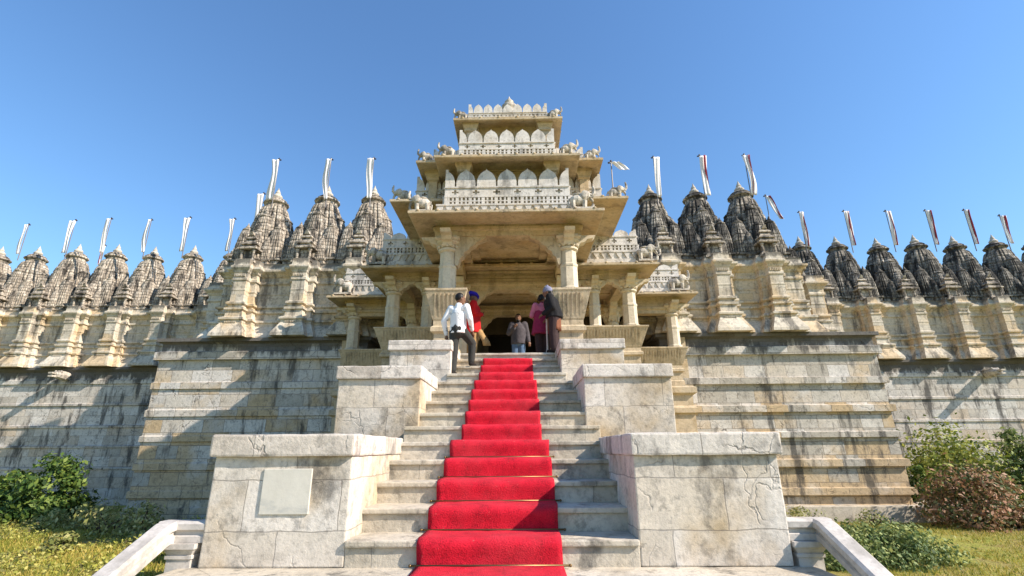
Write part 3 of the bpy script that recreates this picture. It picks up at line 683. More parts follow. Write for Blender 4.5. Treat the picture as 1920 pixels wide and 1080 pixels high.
# pierced parapets
PLUS = ["#########", "####.####", "###...###", "####.####", "#########"]
def ogee(wd, h, n=9):
    L = [(-.47, 0), (-.47, .30), (-.44, .48), (-.37, .66), (-.25, .81), (-.12, .90), (-.04, .95), (0, 1.02)]
    return [(u*wd, z*h) for u, z in L] + [(-u*wd, z*h) for u, z in reversed(L[:-1])]
def parapet(Mf, L, z, n, hs, scallop=True, name='parapet', arch=True, batter=0):
    """one run: fringe, lattice, crosses, arched merlons (heights in hs); Mf maps (u,w,z)"""
    h1, h2, h3, h4 = hs; mb = MB(); w0 = 0
    def Mo(o): return lambda u, w_, zz: Mf(u, w_+o, zz)
    if h1:
        mb.box(0, L, -.12, .10, z, z+h1*.3, Mf); mb.box(0, L, -.12, .04, z+h1*.3, z+h1*.9, Mf); mb.box(0, L, -.12, .09, z+h1*.88, z+h1, Mf)
        q = max(4, int(L/.2))
        for k in range(q):
            u = (k+.5)*L/q; a = .42*L/q
            mb.extr([(u-a, z+h1*.88), (u-a*.6, z+h1*.62), (u, z+h1*.36), (u+a*.6, z+h1*.62), (u+a, z+h1*.88)], .03, .075, Mf)
    z += h1
    if h2:
        o = .03; mb.box(0, L, -.12, -.05+o, z, z+h2, Mf)
        mb.box(0, L, -.05, .02+o, z, z+h2*.16, Mf); mb.box(0, L, -.05, .02+o, z+h2*.46, z+h2*.54, Mf); mb.box(0, L, -.05, .025+o, z+h2*.84, z+h2, Mf)
        q = max(4, int(L/.105))
        for k in range(q+1):
            u = k*L/q; wd = .022 if k % 3 else .04
            u = min(max(u, wd), L-wd)
            mb.box(u-wd, u+wd, -.05, .018+o, z+h2*.155, z+h2*.47, Mf); mb.box(u-wd, u+wd, -.05, .018+o, z+h2*.53, z+h2*.85, Mf)
    z += h2
    if h3:
        nc = n*9; cw = L/nc; ch = h3*.86/5
        mb.box(0, L, -.12, -.06, z, z+h3, Mf); mb.box(0, L, -.06, .035, z+h3*.86, z+h3, Mf)
        for r_ in range(5):
            row = PLUS[r_]; k = 0
            line = (row*n)
            while k < nc:
                if line[k] == '#':
                    e = k
                    while e < nc and line[e] == '#': e += 1
                    zz = z + h3*.86 - (r_+1)*ch
                    mb.box(k*cw, e*cw, -.06, .01, zz-(.0005 if r_ else 0), zz+ch, Mf); k = e
                else: k += 1
    z += h3
    if h4 and arch:
        wd = L/n
        for k in range(n+1):                      # merlons sit between the crosses; half ones at the ends
            u = k*wd - wd/2 + wd/2
            pts = ogee(wd*.98, h4)
            if k == 0: pts = [(max(a, 0), b) for a, b in pts]
            if k == n: pts = [(min(a, 0), b) for a, b in pts]
            pts = [p for i, p in enumerate(pts) if i == 0 or p != pts[i-1]]
            if len(pts) > 2: mb.extr([(u+a, z+b-.002) for a, b in pts], -.07, -.004, Mf)
    return mb.build(name, M['white'], pv)
# run orientation: dx=+1 -> outward normal is -y (dy*w=0, -dx*w) ; dx=0,dy=-1 -> outward -x ; dy=+1 -> outward +x
def pfront(x0, x1, y, z, n, hs): return parapet(Mxy(x0, y, 1, 0), x1-x0, z, n, hs)
def psides(x0, x1, y0, y1, z, n, hs):
    parapet(Mxy(x0, y1, 0, -1), y1-y0, z, n, hs); parapet(Mxy(x1, y0, 0, 1), y1-y0, z, n, hs)
# first roof: fringe stands forward on the porch eave, arcade above it
pfront(-1.72, 1.66, 10.78, 6.24, 6, (.32, 0, 0, 0))
pfront(-1.55, 1.52, 10.92, 6.56, 6, (.02, .30, .26, .50)); psides(-1.55, 1.52, 10.93, 11.9, 6.56, 2, (.02, .30, .26, .50))
pfront(-2.45, -1.56, 11.75, 7.05, 2, (.04, .20, .24, .42)); pfront(1.53, 2.45, 11.75, 7.05, 2, (.04, .20, .24, .42)); psides(-2.45, 2.45, 11.76, 14.5, 7.05, 5, (.04, .20, .24, .42))
# second roof
pfront(-1.24, 1.20, 11.0, 8.02, 6, (.05, .19, .20, .40)); psides(-1.24, 1.20, 11.01, 13.6, 8.02, 5, (.05, .19, .20, .40))
pfront(-2.0, -1.3, 11.55, 8.14, 2, (.1, .1, .1, .22)); pfront(1.3, 2.0, 11.55, 8.14, 2, (.1, .1, .1, .22)); psides(-2.0, 2.0, 11.56, 13.8, 8.14, 5, (.1, .1, .1, .22))
# top roof
pfront(-1.06, 1.06, 11.3, 9.30, 8, (.12, .10, .07, .30)); psides(-1.06, 1.06, 11.31, 13.6, 9.30, 8, (.12, .10, .07, .30))
# side roofs
for x0, x1 in ((-3.75, -1.95), (1.95, 3.72)): pfront(x0, x1, 13.5, 6.05, 4, (.36, .22, .28, .20))
psides(-3.75, 3.72, 13.51, 16.4, 6.05, 6, (.36, .22, .28, .20))
for x0, x1 in ((-5.85, -3.9), (3.9, 5.82)): pfront(x0, x1, 16.45, 6.08, 4, (.38, .20, .26, .18))
psides(-5.85, 5.82, 16.46, 19.2, 6.08, 5, (.38, .20, .26, .18))
# stepped pyramid roof and finial behind the top parapet
mb = MB(); mb.profile(-.9, .9, 11.6, 13.4, [(0, 9.25), (0, 9.45), (-.15, 9.5), (-.15, 9.65), (-.3, 9.7), (-.3, 9.85), (-.45, 9.9), (-.45, 10.05), (-.6, 10.15)]); mb.build('roof', M['white'], pv)
mb = MB(); mb.lathe(.02, 12.5, [(.34, 10.12), (.42, 10.25), (.38, 10.4), (.2, 10.5), (.12, 10.54), (.22, 10.62), (.23, 10.72), (.10, 10.84), (.14, 10.88), (.04, 11.0), (.004, 11.1)], 20); mb.build('finial', M['carved'], pv, smooth=True)

# ------------------------------------------------------------------ carved elephants on the roof corners
def elephant(x, y, z, head, sc, label):
    """head: +1 faces right, -1 faces left"""
    mb = MB(); s = head
    mb.box(-.34, .34, -.14, .14, 0, .07)
    mb.ell((-.10*s, 0, .36), (.27, .16, .19)); mb.ell((.16*s, 0, .52), (.16, .14, .17)); mb.ell((.04*s, 0, .44), (.2, .15, .17))
    for a in (-.26, .10):
        for b in (-.085, .085): mb.tube([(a*s, b, .06), (a*s, b, .30)], [.065, .085], 8)
    mb.tube([(.25*s, 0, .54), (.36*s, 0, .50), (.42*s, 0, .58), (.43*s, 0, .72), (.40*s, 0, .86)], [.095, .075, .062, .05, .035], 8)
    mb.tube([(.26*s, 0, .46), (.36*s, 0, .34), (.38*s, 0, .20), (.34*s, 0, .06)], [.06, .05, .045, .055], 8)
    for b in (-1, 1): mb.ell((.10*s, b*.15, .50), (.10, .025, .14), 10, 6); mb.tube([(.26*s, b*.07, .44), (.40*s, b*.09, .42)], [.024, .014], 6)
    mb.tube([(-.36*s, 0, .42), (-.41*s, 0, .28), (-.39*s, 0, .08)], [.03, .026, .035], 6)
    mb.ell((-.08*s, 0, .55), (.16, .13, .05))
    sc *= .92
    v = [(px*sc+x, py*sc+y, pz*sc+z) for px, py, pz in mb.v]; mb.v = v
    o = mb.build('elephant_statue', M['carved'], smooth=False)
    return tag(o, label, 'statue', 'carved elephants on the roof corners')
E = [(-2.03, 10.42, 6.20, -1, .72, 'white carved elephant on the left front corner of the porch roof'), (1.72, 10.42, 6.20, 1, .80, 'bulky carved elephant on the right front corner of the porch roof'),
     (-2.75, 11.5, 7.02, -1, .66, 'carved elephant at the far left corner of the broad first roof'), (2.8, 11.5, 7.02, 1, .66, 'carved elephant at the far right corner of the broad first roof'),
     (-1.55, 11.0, 8.03, -1, .58, 'carved elephant at the left end of the second roof beside the arched screen'), (1.55, 11.0, 8.03, 1, .60, 'carved elephant at the right end of the second roof beside the arched screen'),
     (-2.17, 11.4, 8.13, -1, .55, 'outermost carved elephant on the left of the second roof'), (2.2, 11.4, 8.13, 1, .55, 'outermost carved elephant on the right of the second roof'),
     (-1.25, 11.25, 9.32, -1, .50, 'small carved elephant on the left corner of the topmost roof'), (1.25, 11.25, 9.32, 1, .50, 'small carved elephant on the right corner of the topmost roof'),
     (-3.85, 13.4, 6.05, -1, .85, 'sunlit carved elephant on the left side bay roof next to the white panels'), (3.95, 13.4, 6.05, 1, .85, 'carved elephant on the right side bay roof, below the first dark spire'),
     (-5.85, 16.35, 6.08, -1, .95, 'shaded carved elephant on the lowest left roof above the outer columns'), (5.75, 16.35, 6.08, 1, .95, 'carved elephant on the lowest right roof above the outer columns')]
for e in E: elephant(*e)

# ------------------------------------------------------------------ flags
def flag(x, y, z0, z1, sx, edge, label, wd=.25, loose=0, clen=None):
    f = thing('temple_flag', (x, y, z0), label, 'flag', 'banners on poles above the spires')
    mb = MB(); mb.tube([(x, y, z0-.35), (x, y, z1)], [.022, .018], 8); mb.build('flagpole', M['pole'], f)
    mb = MB(); mb.tube([(x-.20*sx, y, z1-.02), (x+.06*sx, y, z1-.04)], .014, 6); mb.ell((x+.07*sx, y, z1-.03), (.04, .03, .035), 8, 6); mb.ell((x, y, z1+.02), (.04, .04, .05), 8, 6); mb.build('crossbar', M['ornament'], f)
    # cloth hanging in folds from the bar
    def cloth(u0, u1, name, mat, zz1, off):
        n = 18; k = 8; A = []; B = []
        ph = rnd.uniform(0, 6); amp = rnd.uniform(.5, 1.7); tap = rnd.uniform(.15, .55)
        for j in range(n+1):
            t = j/n; z = z1-.05 - (zz1)*t
            pinch = 1 - tap*t**.7 + .09*amp*math.sin(t*6+ph) if not loose else 1
            for i in range(k+1):
                u = u0 + (u1-u0)*i/k
                fx = x - sx*u*pinch + amp*.03*math.sin(t*5+ph*2) - sx*loose*t*1.0
                fy = y - .085 - off + amp*(.022*math.sin(i*1.3+t*3+ph) + .03*math.sin(t*4+ph))
                A.append((fx, fy, z)); B.append((fx, fy+.008, z))
        W = k+1; o = len(A); fs = []
        for j in range(n):
            for i in range(k):
                q = (j*W+i, j*W+i+1, (j+1)*W+i+1, (j+1)*W+i); fs += [q, tuple(o+v for v in reversed(q))]
            fs += [(j*W, (j+1)*W, o+(j+1)*W, o+j*W), (j*W+k, o+j*W+k, o+(j+1)*W+k, (j+1)*W+k)]
        for i in range(k): fs += [(i, o+i, o+i+1, i+1), (n*W+i, n*W+i+1, o+n*W+i+1, o+n*W+i)]
        mb = MB(); mb.add(A+B, fs); mb.build(name, M[mat], f, smooth=True)
    L = clen or (z1-z0)*.97
    cloth(-.05, wd, 'banner', 'banner', L, 0)
    if edge: cloth(wd*.55, wd*.95, 'red_border', 'edge', L, .02)
FY = 24.15
for (x, z1), nm in zip([(-26.35, 12.74), (-23.83, 12.96), (-21.88, 13.03), (-19.65, 12.93), (-17.55, 13.03), (-15.1, 12.92)],
        ['white banner nearest the left edge of the picture', 'second white banner from the left edge, on the left wing', 'third white banner from the left edge, on the left wing',
         'fourth white banner from the left edge, on the left wing', 'fifth white banner from the left edge, on the last fully visible wing spire', 'white banner on the left wing spire half hidden by the projecting block']):
    flag(x, FY, 11.0, z1, 1, False, nm, wd=rnd.uniform(.19, .27))
for x, z1, nm in [(-9.9, 12.75, 'tall white banner on the outer spire of the left projecting block'), (-7.67, 12.72, 'tall white banner on the middle spire of the left projecting block'), (-5.85, 12.73, 'tall white banner on the spire just left of the porch')]:
    flag(x, 18.25, 10.8, z1, 1, False, nm)
for x, z1, nm in [(5.94, 12.58, 'broad white banner on the spire just right of the porch'), (7.87, 12.62, 'red edged banner on the middle spire of the right projecting block'), (9.73, 12.62, 'red edged banner on the outer spire of the right projecting block')]:
    flag(x, 18.25, 10.7, z1, -1, x > 6, nm, wd=.23)
for (x, z1), nm in zip([(15.17, 12.86), (17.52, 12.88), (19.7, 12.85), (21.78, 12.85), (23.8, 12.85), (25.55, 12.5)],
        ['dark banner on the right wing spire next to the projecting block', 'banner on the first fully visible spire of the right wing', 'banner on the second fully visible spire of the right wing',
         'banner on the third fully visible spire of the right wing', 'banner on the right wing spire second from the right edge', 'short banner nearest the right edge of the picture']):
    flag(x, FY, 10.85, z1, -1, True, nm, wd=.21)
flag(-12.0, 21.15, 11.0, 12.75, 1, False, 'white banner rising behind the outer left tall spire')
flag(11.9, 21.15, 11.0, 12.25, -1, True, 'red edged banner blown aside behind the outer right tall spire', wd=.16, loose=.45)
flag(-24.9, 27.5, 11.6, 12.9, 1, True, 'small distant banner between the first two left wing spires', wd=.12)
flag(3.25, 14.0, 8.6, 9.72, -1, False, 'small white pennant on a thin pole by the upper roofs', wd=.24, loose=.35, clen=.30)

# ------------------------------------------------------------------ people
def remesh(mb, voxel, smooth=4):
    me = bpy.data.meshes.new('tmp'); me.from_pydata([tuple(p) for p in mb.v], [], mb.f); me.validate()
    bm = bmesh.new(); bm.from_mesh(me); bmesh.ops.recalc_face_normals(bm, faces=bm.faces); bm.to_mesh(me); bm.free()
    o = bpy.data.objects.new('tmp', me); COL.objects.link(o)
    md = o.modifiers.new('r', 'REMESH'); md.mode = 'VOXEL'; md.voxel_size = voxel
    if smooth: s_ = o.modifiers.new('s', 'SMOOTH'); s_.iterations = smooth; s_.factor = .5
    dg = bpy.context.evaluated_depsgraph_get(); ev = o.evaluated_get(dg); nm = bpy.data.meshes.new_from_object(ev)
    bpy.data.objects.remove(o); return nm
def place(me, name, mat, parent, off):
    me.transform(Matrix.Translation(-Vector(off))); me.materials.clear(); me.materials.append(mat)
    me.polygons.foreach_set('use_smooth', [True]*len(me.polygons)); me.name = name
    o = bpy.data.objects.new(name, me); COL.objects.link(o); o.parent = parent; return o
def person(loc, face, label, pose, clothes, hair='short', H=1.64):
    """pose: joints in a local frame, x = figure's right-hand side of the body's facing (f forward, r right, z up), metres"""
    f = Vector((math.cos(face), math.sin(face), 0)); r = Vector((f.y, -f.x, 0)); B = Vector(loc)
    k = H/1.64
    J = dict(pelvis=(0, 0, .86), waist=(0, 0, 1.0), chest=(.02, 0, 1.20), neck=(.0, 0, 1.37), head=(.03, 0, 1.51),
             ls=(0, -.17, 1.33), le=(-.02, -.24, 1.06), lw=(.05, -.25, .83), rs=(0, .17, 1.33), re=(-.02, .24, 1.06), rw=(.05, .25, .83),
             lh=(0, -.085, .84), lk=(.02, -.09, .45), la=(0, -.09, .08), rh=(0, .085, .84), rk=(.02, .09, .45), ra=(0, .09, .08))
    J.update(pose)
    P = {n: B + f*v[0]*k + r*v[1]*k + Vector((0, 0, v[2]*k)) for n, v in J.items()}
    p = thing('person', B, label, 'person')
    mb = MB()
    mb.caps(P['pelvis'], P['waist'], .125, .115); mb.caps(P['waist'], P['chest'], .115, .135); mb.caps(P['chest'], P['neck'], .10, .055); mb.caps(P['neck'], P['head'], .052, .05)
    for s in 'lr':
        mb.caps(P[s+'s'], P['chest'], .06, .09); mb.caps(P[s+'s'], P[s+'e'], .052, .040); mb.caps(P[s+'e'], P[s+'w'], .040, .027)
        mb.caps(P[s+'h'], P[s+'k'], .080, .055); mb.caps(P[s+'k'], P[s+'a'], .055, .036)
        ft = P.get(s+'f', P[s+'a'] + f*.15*k - Vector((0, 0, .045)))
        mb.caps(P[s+'a'], ft, .036, .03); mb.caps(P[s+'a']-f*.03-Vector((0, 0, .04)), ft, .032, .028)
        # hand: palm, four fingers of different lengths and a thumb off the side of the palm
        d = (P[s+'w'] - P[s+'e']).normalized(); sd_ = d.cross(f).normalized() if abs(d.dot(f)) < .9 else r
        nn = d.cross(sd_).normalized(); w_ = P[s+'w']
        mb.caps(w_, w_ + d*.075, .024, .03)
        for i_, (o_, l_) in enumerate(((-.03, .055), (-.01, .07), (.011, .066), (.031, .05))):
            a_ = w_ + d*.085 + sd_*o_; b_ = a_ + d*l_*.55 + nn*.008; mb.caps(a_, b_, .0095, .009, 6); mb.caps(b_, b_ + d*l_*.4 + nn*.022, .009, .0075, 6)
        a_ = w_ + d*.03 + sd_*(-.028); mb.caps(a_, a_ + d*.04 - sd_*.025 + nn*.01, .011, .009, 6)
    hd = P['head']; hf = (f*J.get('look', (1, 0, 0))[0] + r*J.get('look', (1, 0, 0))[1]).normalized(); hr = Vector((hf.y, -hf.x, 0))
    rot = Matrix((hf, -hr, Vector((0, 0, 1)))).transposed()
    mb.ell(hd + Vector((0, 0, .01)), (.093*k, .075*k, .115*k), 16, 12, rot); mb.ell(hd + hf*.03 - Vector((0, 0, .055)), (.06, .055, .06), 12, 8, rot)
    mb.caps(hd + hf*.088 + Vector((0, 0, .02)), hd + hf*.105 - Vector((0, 0, .02)), .010, .017, 8)
    for s in (-1, 1): mb.ell(hd + hr*s*.076 - hf*.005, (.022, .012, .032), 8, 6, rot); mb.ell(hd + hf*.083 + hr*s*.028 + Vector((0, 0, .035)), (.014, .02, .009), 8, 6, rot)
    mb.ell(hd + hf*.086 - Vector((0, 0, .055)), (.012, .028, .009), 8, 6, rot)
    place(remesh(mb, .011, 2), 'body', M['skin'], p, B)
    for s in (-1, 1):
        q = MB(); q.ell(hd + hf*.089 + hr*s*.030 + Vector((0, 0, .018)), (.008, .014, .009), 8, 6, rot); q.build('eye', M['eye'], p, smooth=True)
    if hair:
        mb = MB(); mb.ell(hd - hf*.014 + Vector((0, 0, .035)), (.097*k, .084*k, .105*k), 16, 12, rot)
        if hair == 'bun': mb.ell(hd - hf*.11 + Vector((0, 0, -.02)), (.05, .05, .05), 10, 8)
        if hair == 'long': mb.caps(hd - hf*.06, P['neck'] - hf*.10 - Vector((0, 0, .12)), .07, .05)
        if hair == 'beard': mb.ell(hd + hf*.055 - Vector((0, 0, .085)), (.045, .052, .05), 12, 8, rot)
        # keep the face clear
        o = place(remesh(mb, .012, 2), 'hair', M['hair'], p, B)
        me = o.data; bm = bmesh.new(); bm.from_mesh(me); c = hd - B
        kill = [v for v in bm.verts if (v.co-c).dot(hf) > .035 and -.06 < (v.co-c).z < .075] if hair != 'beard' else [v for v in bm.verts if (v.co-c).dot(hf) > .035 and -.05 < (v.co-c).z < .075]
        bmesh.ops.delete(bm, geom=kill, context='VERTS'); bm.to_mesh(me); bm.free()
    def seg(names, rs):
        m_ = MB()
        for (a, b), (ra, rb) in zip(names, rs): m_.caps(P[a] if isinstance(a, str) else a, P[b] if isinstance(b, str) else b, ra, rb, 12)
        return m_
    for nm, mat, kind, arg in clothes:
        if kind == 'top':
            hem = arg.get('hem', .80); sl = arg.get('sleeve', 1.0); fat = arg.get('fat', 0)
            m_ = seg([('waist', 'chest'), ('chest', 'neck')], [(.135+fat, .152+fat), (.125+fat*.6, .075)])
            bot = P['pelvis'] + Vector((0, 0, (hem-.86)*k)) if not isinstance(hem, Vector) else hem
            # skirt of the garment: oval rings widening downward
            rs = []
            for t in np.linspace(0, 1, 10):
                c = P['chest'].lerp(P['pelvis'], min(t*1.6, 1)) if t < .625 else P['pelvis']
                z = P['chest'].z + (bot.z - P['chest'].z)*t
                a = .145+fat + arg.get('flare', .03)*t; b_ = .175+fat*.8 + arg.get('flare', .03)*t
                fold = lambda q: 1 + arg.get('fold', .04)*t*math.sin(q*9+t*2)
                rs.append([Vector((c.x, c.y, z)) + f*a*math.cos(q)*fold(q) + r*b_*math.sin(q)*fold(q) for q in np.linspace(0, 2*math.pi, 36, endpoint=False)])
            m_.rings(rs)
            for s in 'lr':
                m_.caps(P[s+'s'], P['chest'], .082+fat*.5, .10); e = P[s+'e']
                m_.caps(P[s+'s'], e, .080+fat*.5, .062+fat*.4)
                if sl > .5: m_.caps(e, e.lerp(P[s+'w'], min(sl, .97)), .062+fat*.4, .046+fat*.3)
            o = place(remesh(m_, .013, arg.get('smooth', 3)), nm, M[mat], p, B)
        elif kind == 'legs':
            fat = arg.get('fat', .012); m_ = MB(); m_.caps(P['pelvis'] + Vector((0, 0, .05)), P['pelvis'], .138+fat, .14+fat)
            for s in 'lr':
                m_.caps(P[s+'h'], P[s+'k'], .095+fat, .072+fat); m_.caps(P[s+'k'], P[s+'k'].lerp(P[s+'a'], .93), .072+fat, .056+fat)
            place(remesh(m_, .013, 3), nm, M[mat], p, B)
        elif kind == 'skirt':
            rs = []
            for t in np.linspace(0, 1, 8):
                z = P['waist'].z + (B.z + arg.get('bot', .08) - P['waist'].z)*t
                rs.append([Vector((P['pelvis'].x, P['pelvis'].y, z)) + (f*(.15+arg.get('flare', .08)*t)*math.cos(q) + r*(.17+arg.get('flare', .08)*t)*math.sin(q))*(1+.07*t*math.sin(q*8)) for q in np.linspace(0, 2*math.pi, 48, endpoint=False)])
            m_ = MB(); m_.rings(rs); m_.build(nm, M[mat], p, smooth=True)
        elif kind == 'turban':
            m_ = MB()
            for i_ in range(5):
                tl = Matrix.Rotation(.25*(i_-2), 3, 'X') @ Matrix.Rotation(.22, 3, 'Y')
                pts = [hd - hf*.012 + Vector((0, 0, .055+.022*i_)) + rot @ (tl @ Vector(((.115-.010*i_)*math.cos(q), (.102-.009*i_)*math.sin(q), 0))) for q in np.linspace(0, 2*math.pi, 20)]
                m_.tube(pts, .036, 8)
            m_.ell(hd - hf*.01 + Vector((0, 0, .10)), (.09, .08, .085))
            place(remesh(m_, .012, 3), nm, M[mat], p, B)
        elif kind == 'hat':
            m_ = MB(); m_.ell(hd - hf*.01 + Vector((0, 0, .06)), (.112, .098, .095), 16, 10, rot); m_.ell(hd + Vector((0, 0, .03)), (.118, .104, .035), 16, 8, rot); m_.ell(hd + Vector((0, 0, .16)), (.03, .03, .03))
            place(remesh(m_, .012, 2), nm, M[mat], p, B)
        elif kind == 'shoes':
            m_ = MB()
            for s in 'lr':
                a = P[s+'a']; ft = P.get(s+'f', a + f*.15*k - Vector((0, 0, .045)))
                m_.caps(a - f*.035 - Vector((0, 0, .035)), ft, .046, .042); m_.caps(a - Vector((0, 0, .02)), ft, .046, .03)
            place(remesh(m_, .012, 2), nm, M[mat], p, B)
        elif kind == 'drape':       # scarf hanging from the shoulder
            m_ = MB(); pts = [B + f*a*k + r*b*k + Vector((0, 0, c*k)) for a, b, c in arg['pts']]
            wv = arg.get('w', .08); A = []; C_ = []
            for i_, q in enumerate(pts):
                A += [q - f*wv*(1+.1*i_), q + f*wv*(1+.1*i_)]; C_ += [a + r*.02 for a in A[-2:]]
            o_ = len(A); fs = []
            for i_ in range(len(pts)-1):
                a = i_*2; fs += [(a, a+1, a+3, a+2), (o_+a+2, o_+a+3, o_+a+1, o_+a), (a, a+2, o_+a+2, o_+a), (a+1, o_+a+1, o_+a+3, a+3)]
            e = 2*len(pts)-2; fs += [(0, o_, o_+1, 1), (e, e+1, o_+e+1, o_+e)]
            m_.add(A+C_, fs); m_.build(nm, M[mat], p, smooth=True)
    return p
person((-.95, 9.52, 2.31), RAD(72), 'man in a white patterned shirt standing with one foot on a higher step',
       dict(look=(.75, .65, 0), head=(.02, .02, 1.51), lh=(0, -.08, .84), rh=(.03, .085, .85), rk=(.31, .17, .66), ra=(.33, .15, .29), rf=(.47, .17, .245), lw=(.04, -.27, .80), le=(-.06, -.29, 1.06), rw=(.16, .23, .88), re=(-.02, .26, 1.08), chest=(.0, 0, 1.2)),
       [('shirt', 'shirt', 'top', dict(hem=.80, sleeve=.9, flare=.0, fat=-.01)), ('trousers', 'grey_trousers', 'legs', dict(fat=.012)), ('shoes', 'shoe_leather', 'shoes', {})], 'short', 1.64)
person((-.87, 11.45, FL), RAD(15), 'person in a red tunic and blue turban standing against the left column base',
       dict(lw=(.20, -.05, 1.12), le=(.02, -.24, 1.08), rw=(.22, .06, 1.10), re=(.04, .24, 1.08)),
       [('tunic', 'red_cotton', 'top', dict(hem=.62, flare=.05, sleeve=.95, fat=.03)), ('trousers', 'khaki_cotton', 'legs', dict(fat=.05)), ('turban', 'blue_turban', 'turban', {}),
        ('shawl', 'khaki_cotton', 'drape', dict(pts=[(.14, .16, .70), (.20, .22, .55), (.30, .24, .40), (.33, .22, .30)], w=.07)), ('shoes', 'shoe_leather', 'shoes', {})], None, 1.60)
person((.22, 13.7, FL), RAD(-92), 'bearded man in a dark puffer jacket and jeans coming out of the doorway',
       dict(re=(.06, .26, 1.08), rw=(.20, .12, 1.20), lw=(.08, -.28, .84)),
       [('puffer_jacket', 'puffer_jacket', 'top', dict(hem=.78, fat=.035, flare=.01, sleeve=.95, fold=.02)), ('jeans', 'blue_denim', 'legs', dict(fat=.015)), ('shoes', 'shoe_leather', 'shoes', {})], 'beard', 1.68)
person((.80, 11.45, FL), RAD(100), 'woman in a maroon tunic with pink sleeves standing just inside the porch',
       dict(lw=(.20, -.18, 1.18), le=(.04, -.26, 1.08), look=(.6, .6, 0)),
       [('tunic', 'maroon_cotton', 'top', dict(hem=.60, flare=.09, sleeve=.0)), ('sleeves', 'pink_cotton', 'top', dict(hem=1.18, flare=-.05, sleeve=.2, fat=.006)), ('trousers', 'brown_cotton', 'legs', dict(fat=.03)), ('shoes', 'shoe_leather', 'shoes', {})], 'bun', 1.56)
person((1.03, 10.74, FL), RAD(165), 'person in a black jacket, patterned wool hat and rust skirt beside the right column base',
       dict(chest=(.06, 0, 1.2), neck=(.10, 0, 1.37), head=(.15, 0, 1.50), ls=(.06, -.17, 1.33), rs=(.06, .17, 1.33), lw=(.22, -.2, .92), rw=(.2, .2, .90)),
       [('jacket', 'black_jacket', 'top', dict(hem=.84, fat=.03, sleeve=.95, flare=.02)), ('skirt', 'rust_cotton', 'skirt', dict(flare=.0, bot=.50)), ('trousers', 'brown_cotton', 'legs', dict(fat=.03)), ('hat', 'patterned_wool', 'hat', {}), ('shoes', 'shoe_leather', 'shoes', {})], 'long', 1.52)
mb = MB(); mb.lathe(.865, 10.80, [(.035, FL), (.035, FL+.06), (.022, FL+.1), (.022, FL+1.5), (.03, FL+1.52), (.03, FL+1.56)], 10)
tag(mb.build('post', M['rail']), 'slim pale post standing between the two people at the right of the porch', 'post')

# ------------------------------------------------------------------ planting
def leaves(name, pts, nrm, size, mat, parent, aspect=.5, seed=1):
    g = np.random.default_rng(seed); n = len(pts)
    s = size*(.4+1.15*g.random(n)**1.5)
    d = g.normal(size=(n, 3)); d /= np.linalg.norm(d, axis=1)[:, None]
    nn = nrm + g.normal(size=(n, 3))*.55; nn /= np.linalg.norm(nn, axis=1)[:, None]
    a = np.cross(nn, d); a /= np.linalg.norm(a, axis=1)[:, None] + 1e-9; b = np.cross(nn, a)
    A = pts - a*s[:, None]*.5; C = pts + a*s[:, None]*.5 - nn*s[:, None]*.12
    B = pts + b*s[:, None]*aspect*.5; D = pts - b*s[:, None]*aspect*.5
    V = np.stack([A, B, C, D], 1).reshape(-1, 3)
    if parent is not None: V = V - np.array(wloc(parent))
    me = bpy.data.meshes.new(name); me.vertices.add(4*n); me.vertices.foreach_set('co', V.ravel().astype(np.float32))
    me.loops.add(4*n); me.loops.foreach_set('vertex_index', np.arange(4*n, dtype=np.int32)); me.polygons.add(n)
    me.polygons.foreach_set('loop_start', np.arange(0, 4*n, 4, dtype=np.int32)); me.update(); me.validate()
    me.materials.append(M[mat]); o = bpy.data.objects.new(name, me); COL.objects.link(o)
    if parent is not None: o.parent = parent
    return o
def bush(name, label, cat, c, R, n, size, mat, seed, clumps=26, group=None, flat=.0, stems=6, aspect=.5, cr=.34):
    g = np.random.default_rng(seed); c = np.array(c, float); R = np.array(R, float)
    t = thing(name, tuple(c), label, cat, group)
    d = g.normal(size=(clumps, 3)); d /= np.linalg.norm(d, axis=1)[:, None]; d[:, 2] = np.abs(d[:, 2])*1.0
    rad = .55 + .45*g.random(clumps)**.6
    cc = c + d*rad[:, None]*R*np.array([.85, .85, .92]); cc[:, 2] = np.maximum(cc[:, 2], c[2] + .12*R[2])
    w_ = g.integers(0, clumps, n)
    q = g.normal(size=(n, 3)); q /= np.linalg.norm(q, axis=1)[:, None]
    cs = (cr*(.55+.7*g.random(clumps)))[w_]*min(R[0], R[2])
    rr = cs*(.45+.65*g.random(n)); p = cc[w_] + q*rr[:, None]*np.array([1.15, 1.15, .85]); p[:, 2] = np.maximum(p[:, 2], c[2]+.03)
    out = (p - c)/R; out[:, 2] += .5; out /= np.linalg.norm(out, axis=1)[:, None]+1e-9
    leaves('foliage', p, .5*q + .6*out, size, mat, t, aspect, seed+1)
    mb = MB()
    for k in range(stems):
        e = cc[g.integers(0, clumps)]; mid = c + (e-c)*.5 + g.normal(size=3)*.08
        mb.tube([tuple(c + g.normal(size=3)*np.array([.12, .12, 0])*R - np.array([0, 0, .1])), tuple(mid), tuple(e)], [.035, .022, .008], 6)
    mb.build('stems', M['stem'], t)
    return t
bush('leafy_shrub', 'large dark leafy shrub against the left wing wall', 'shrub', (-15.5, 17.6, GZ), (1.4, 1.2, 2.35), 7000, .15, 'bush_green', 11, 44, cr=.27)
bush('leafy_shrub', 'smaller dark shrub at the extreme left edge of the picture', 'shrub', (-17.7, 17.9, GZ), (1.5, 1.2, 1.6), 5000, .17, 'bush_green', 12, 30)
bush('tall_hedge_shrub', 'tall yellow green shrub rising behind the russet shrub at the right', 'shrub', (16.4, 19.8, GZ), (2.5, 1.3, 3.0), 13000, .15, 'yellow_green', 21, 60)
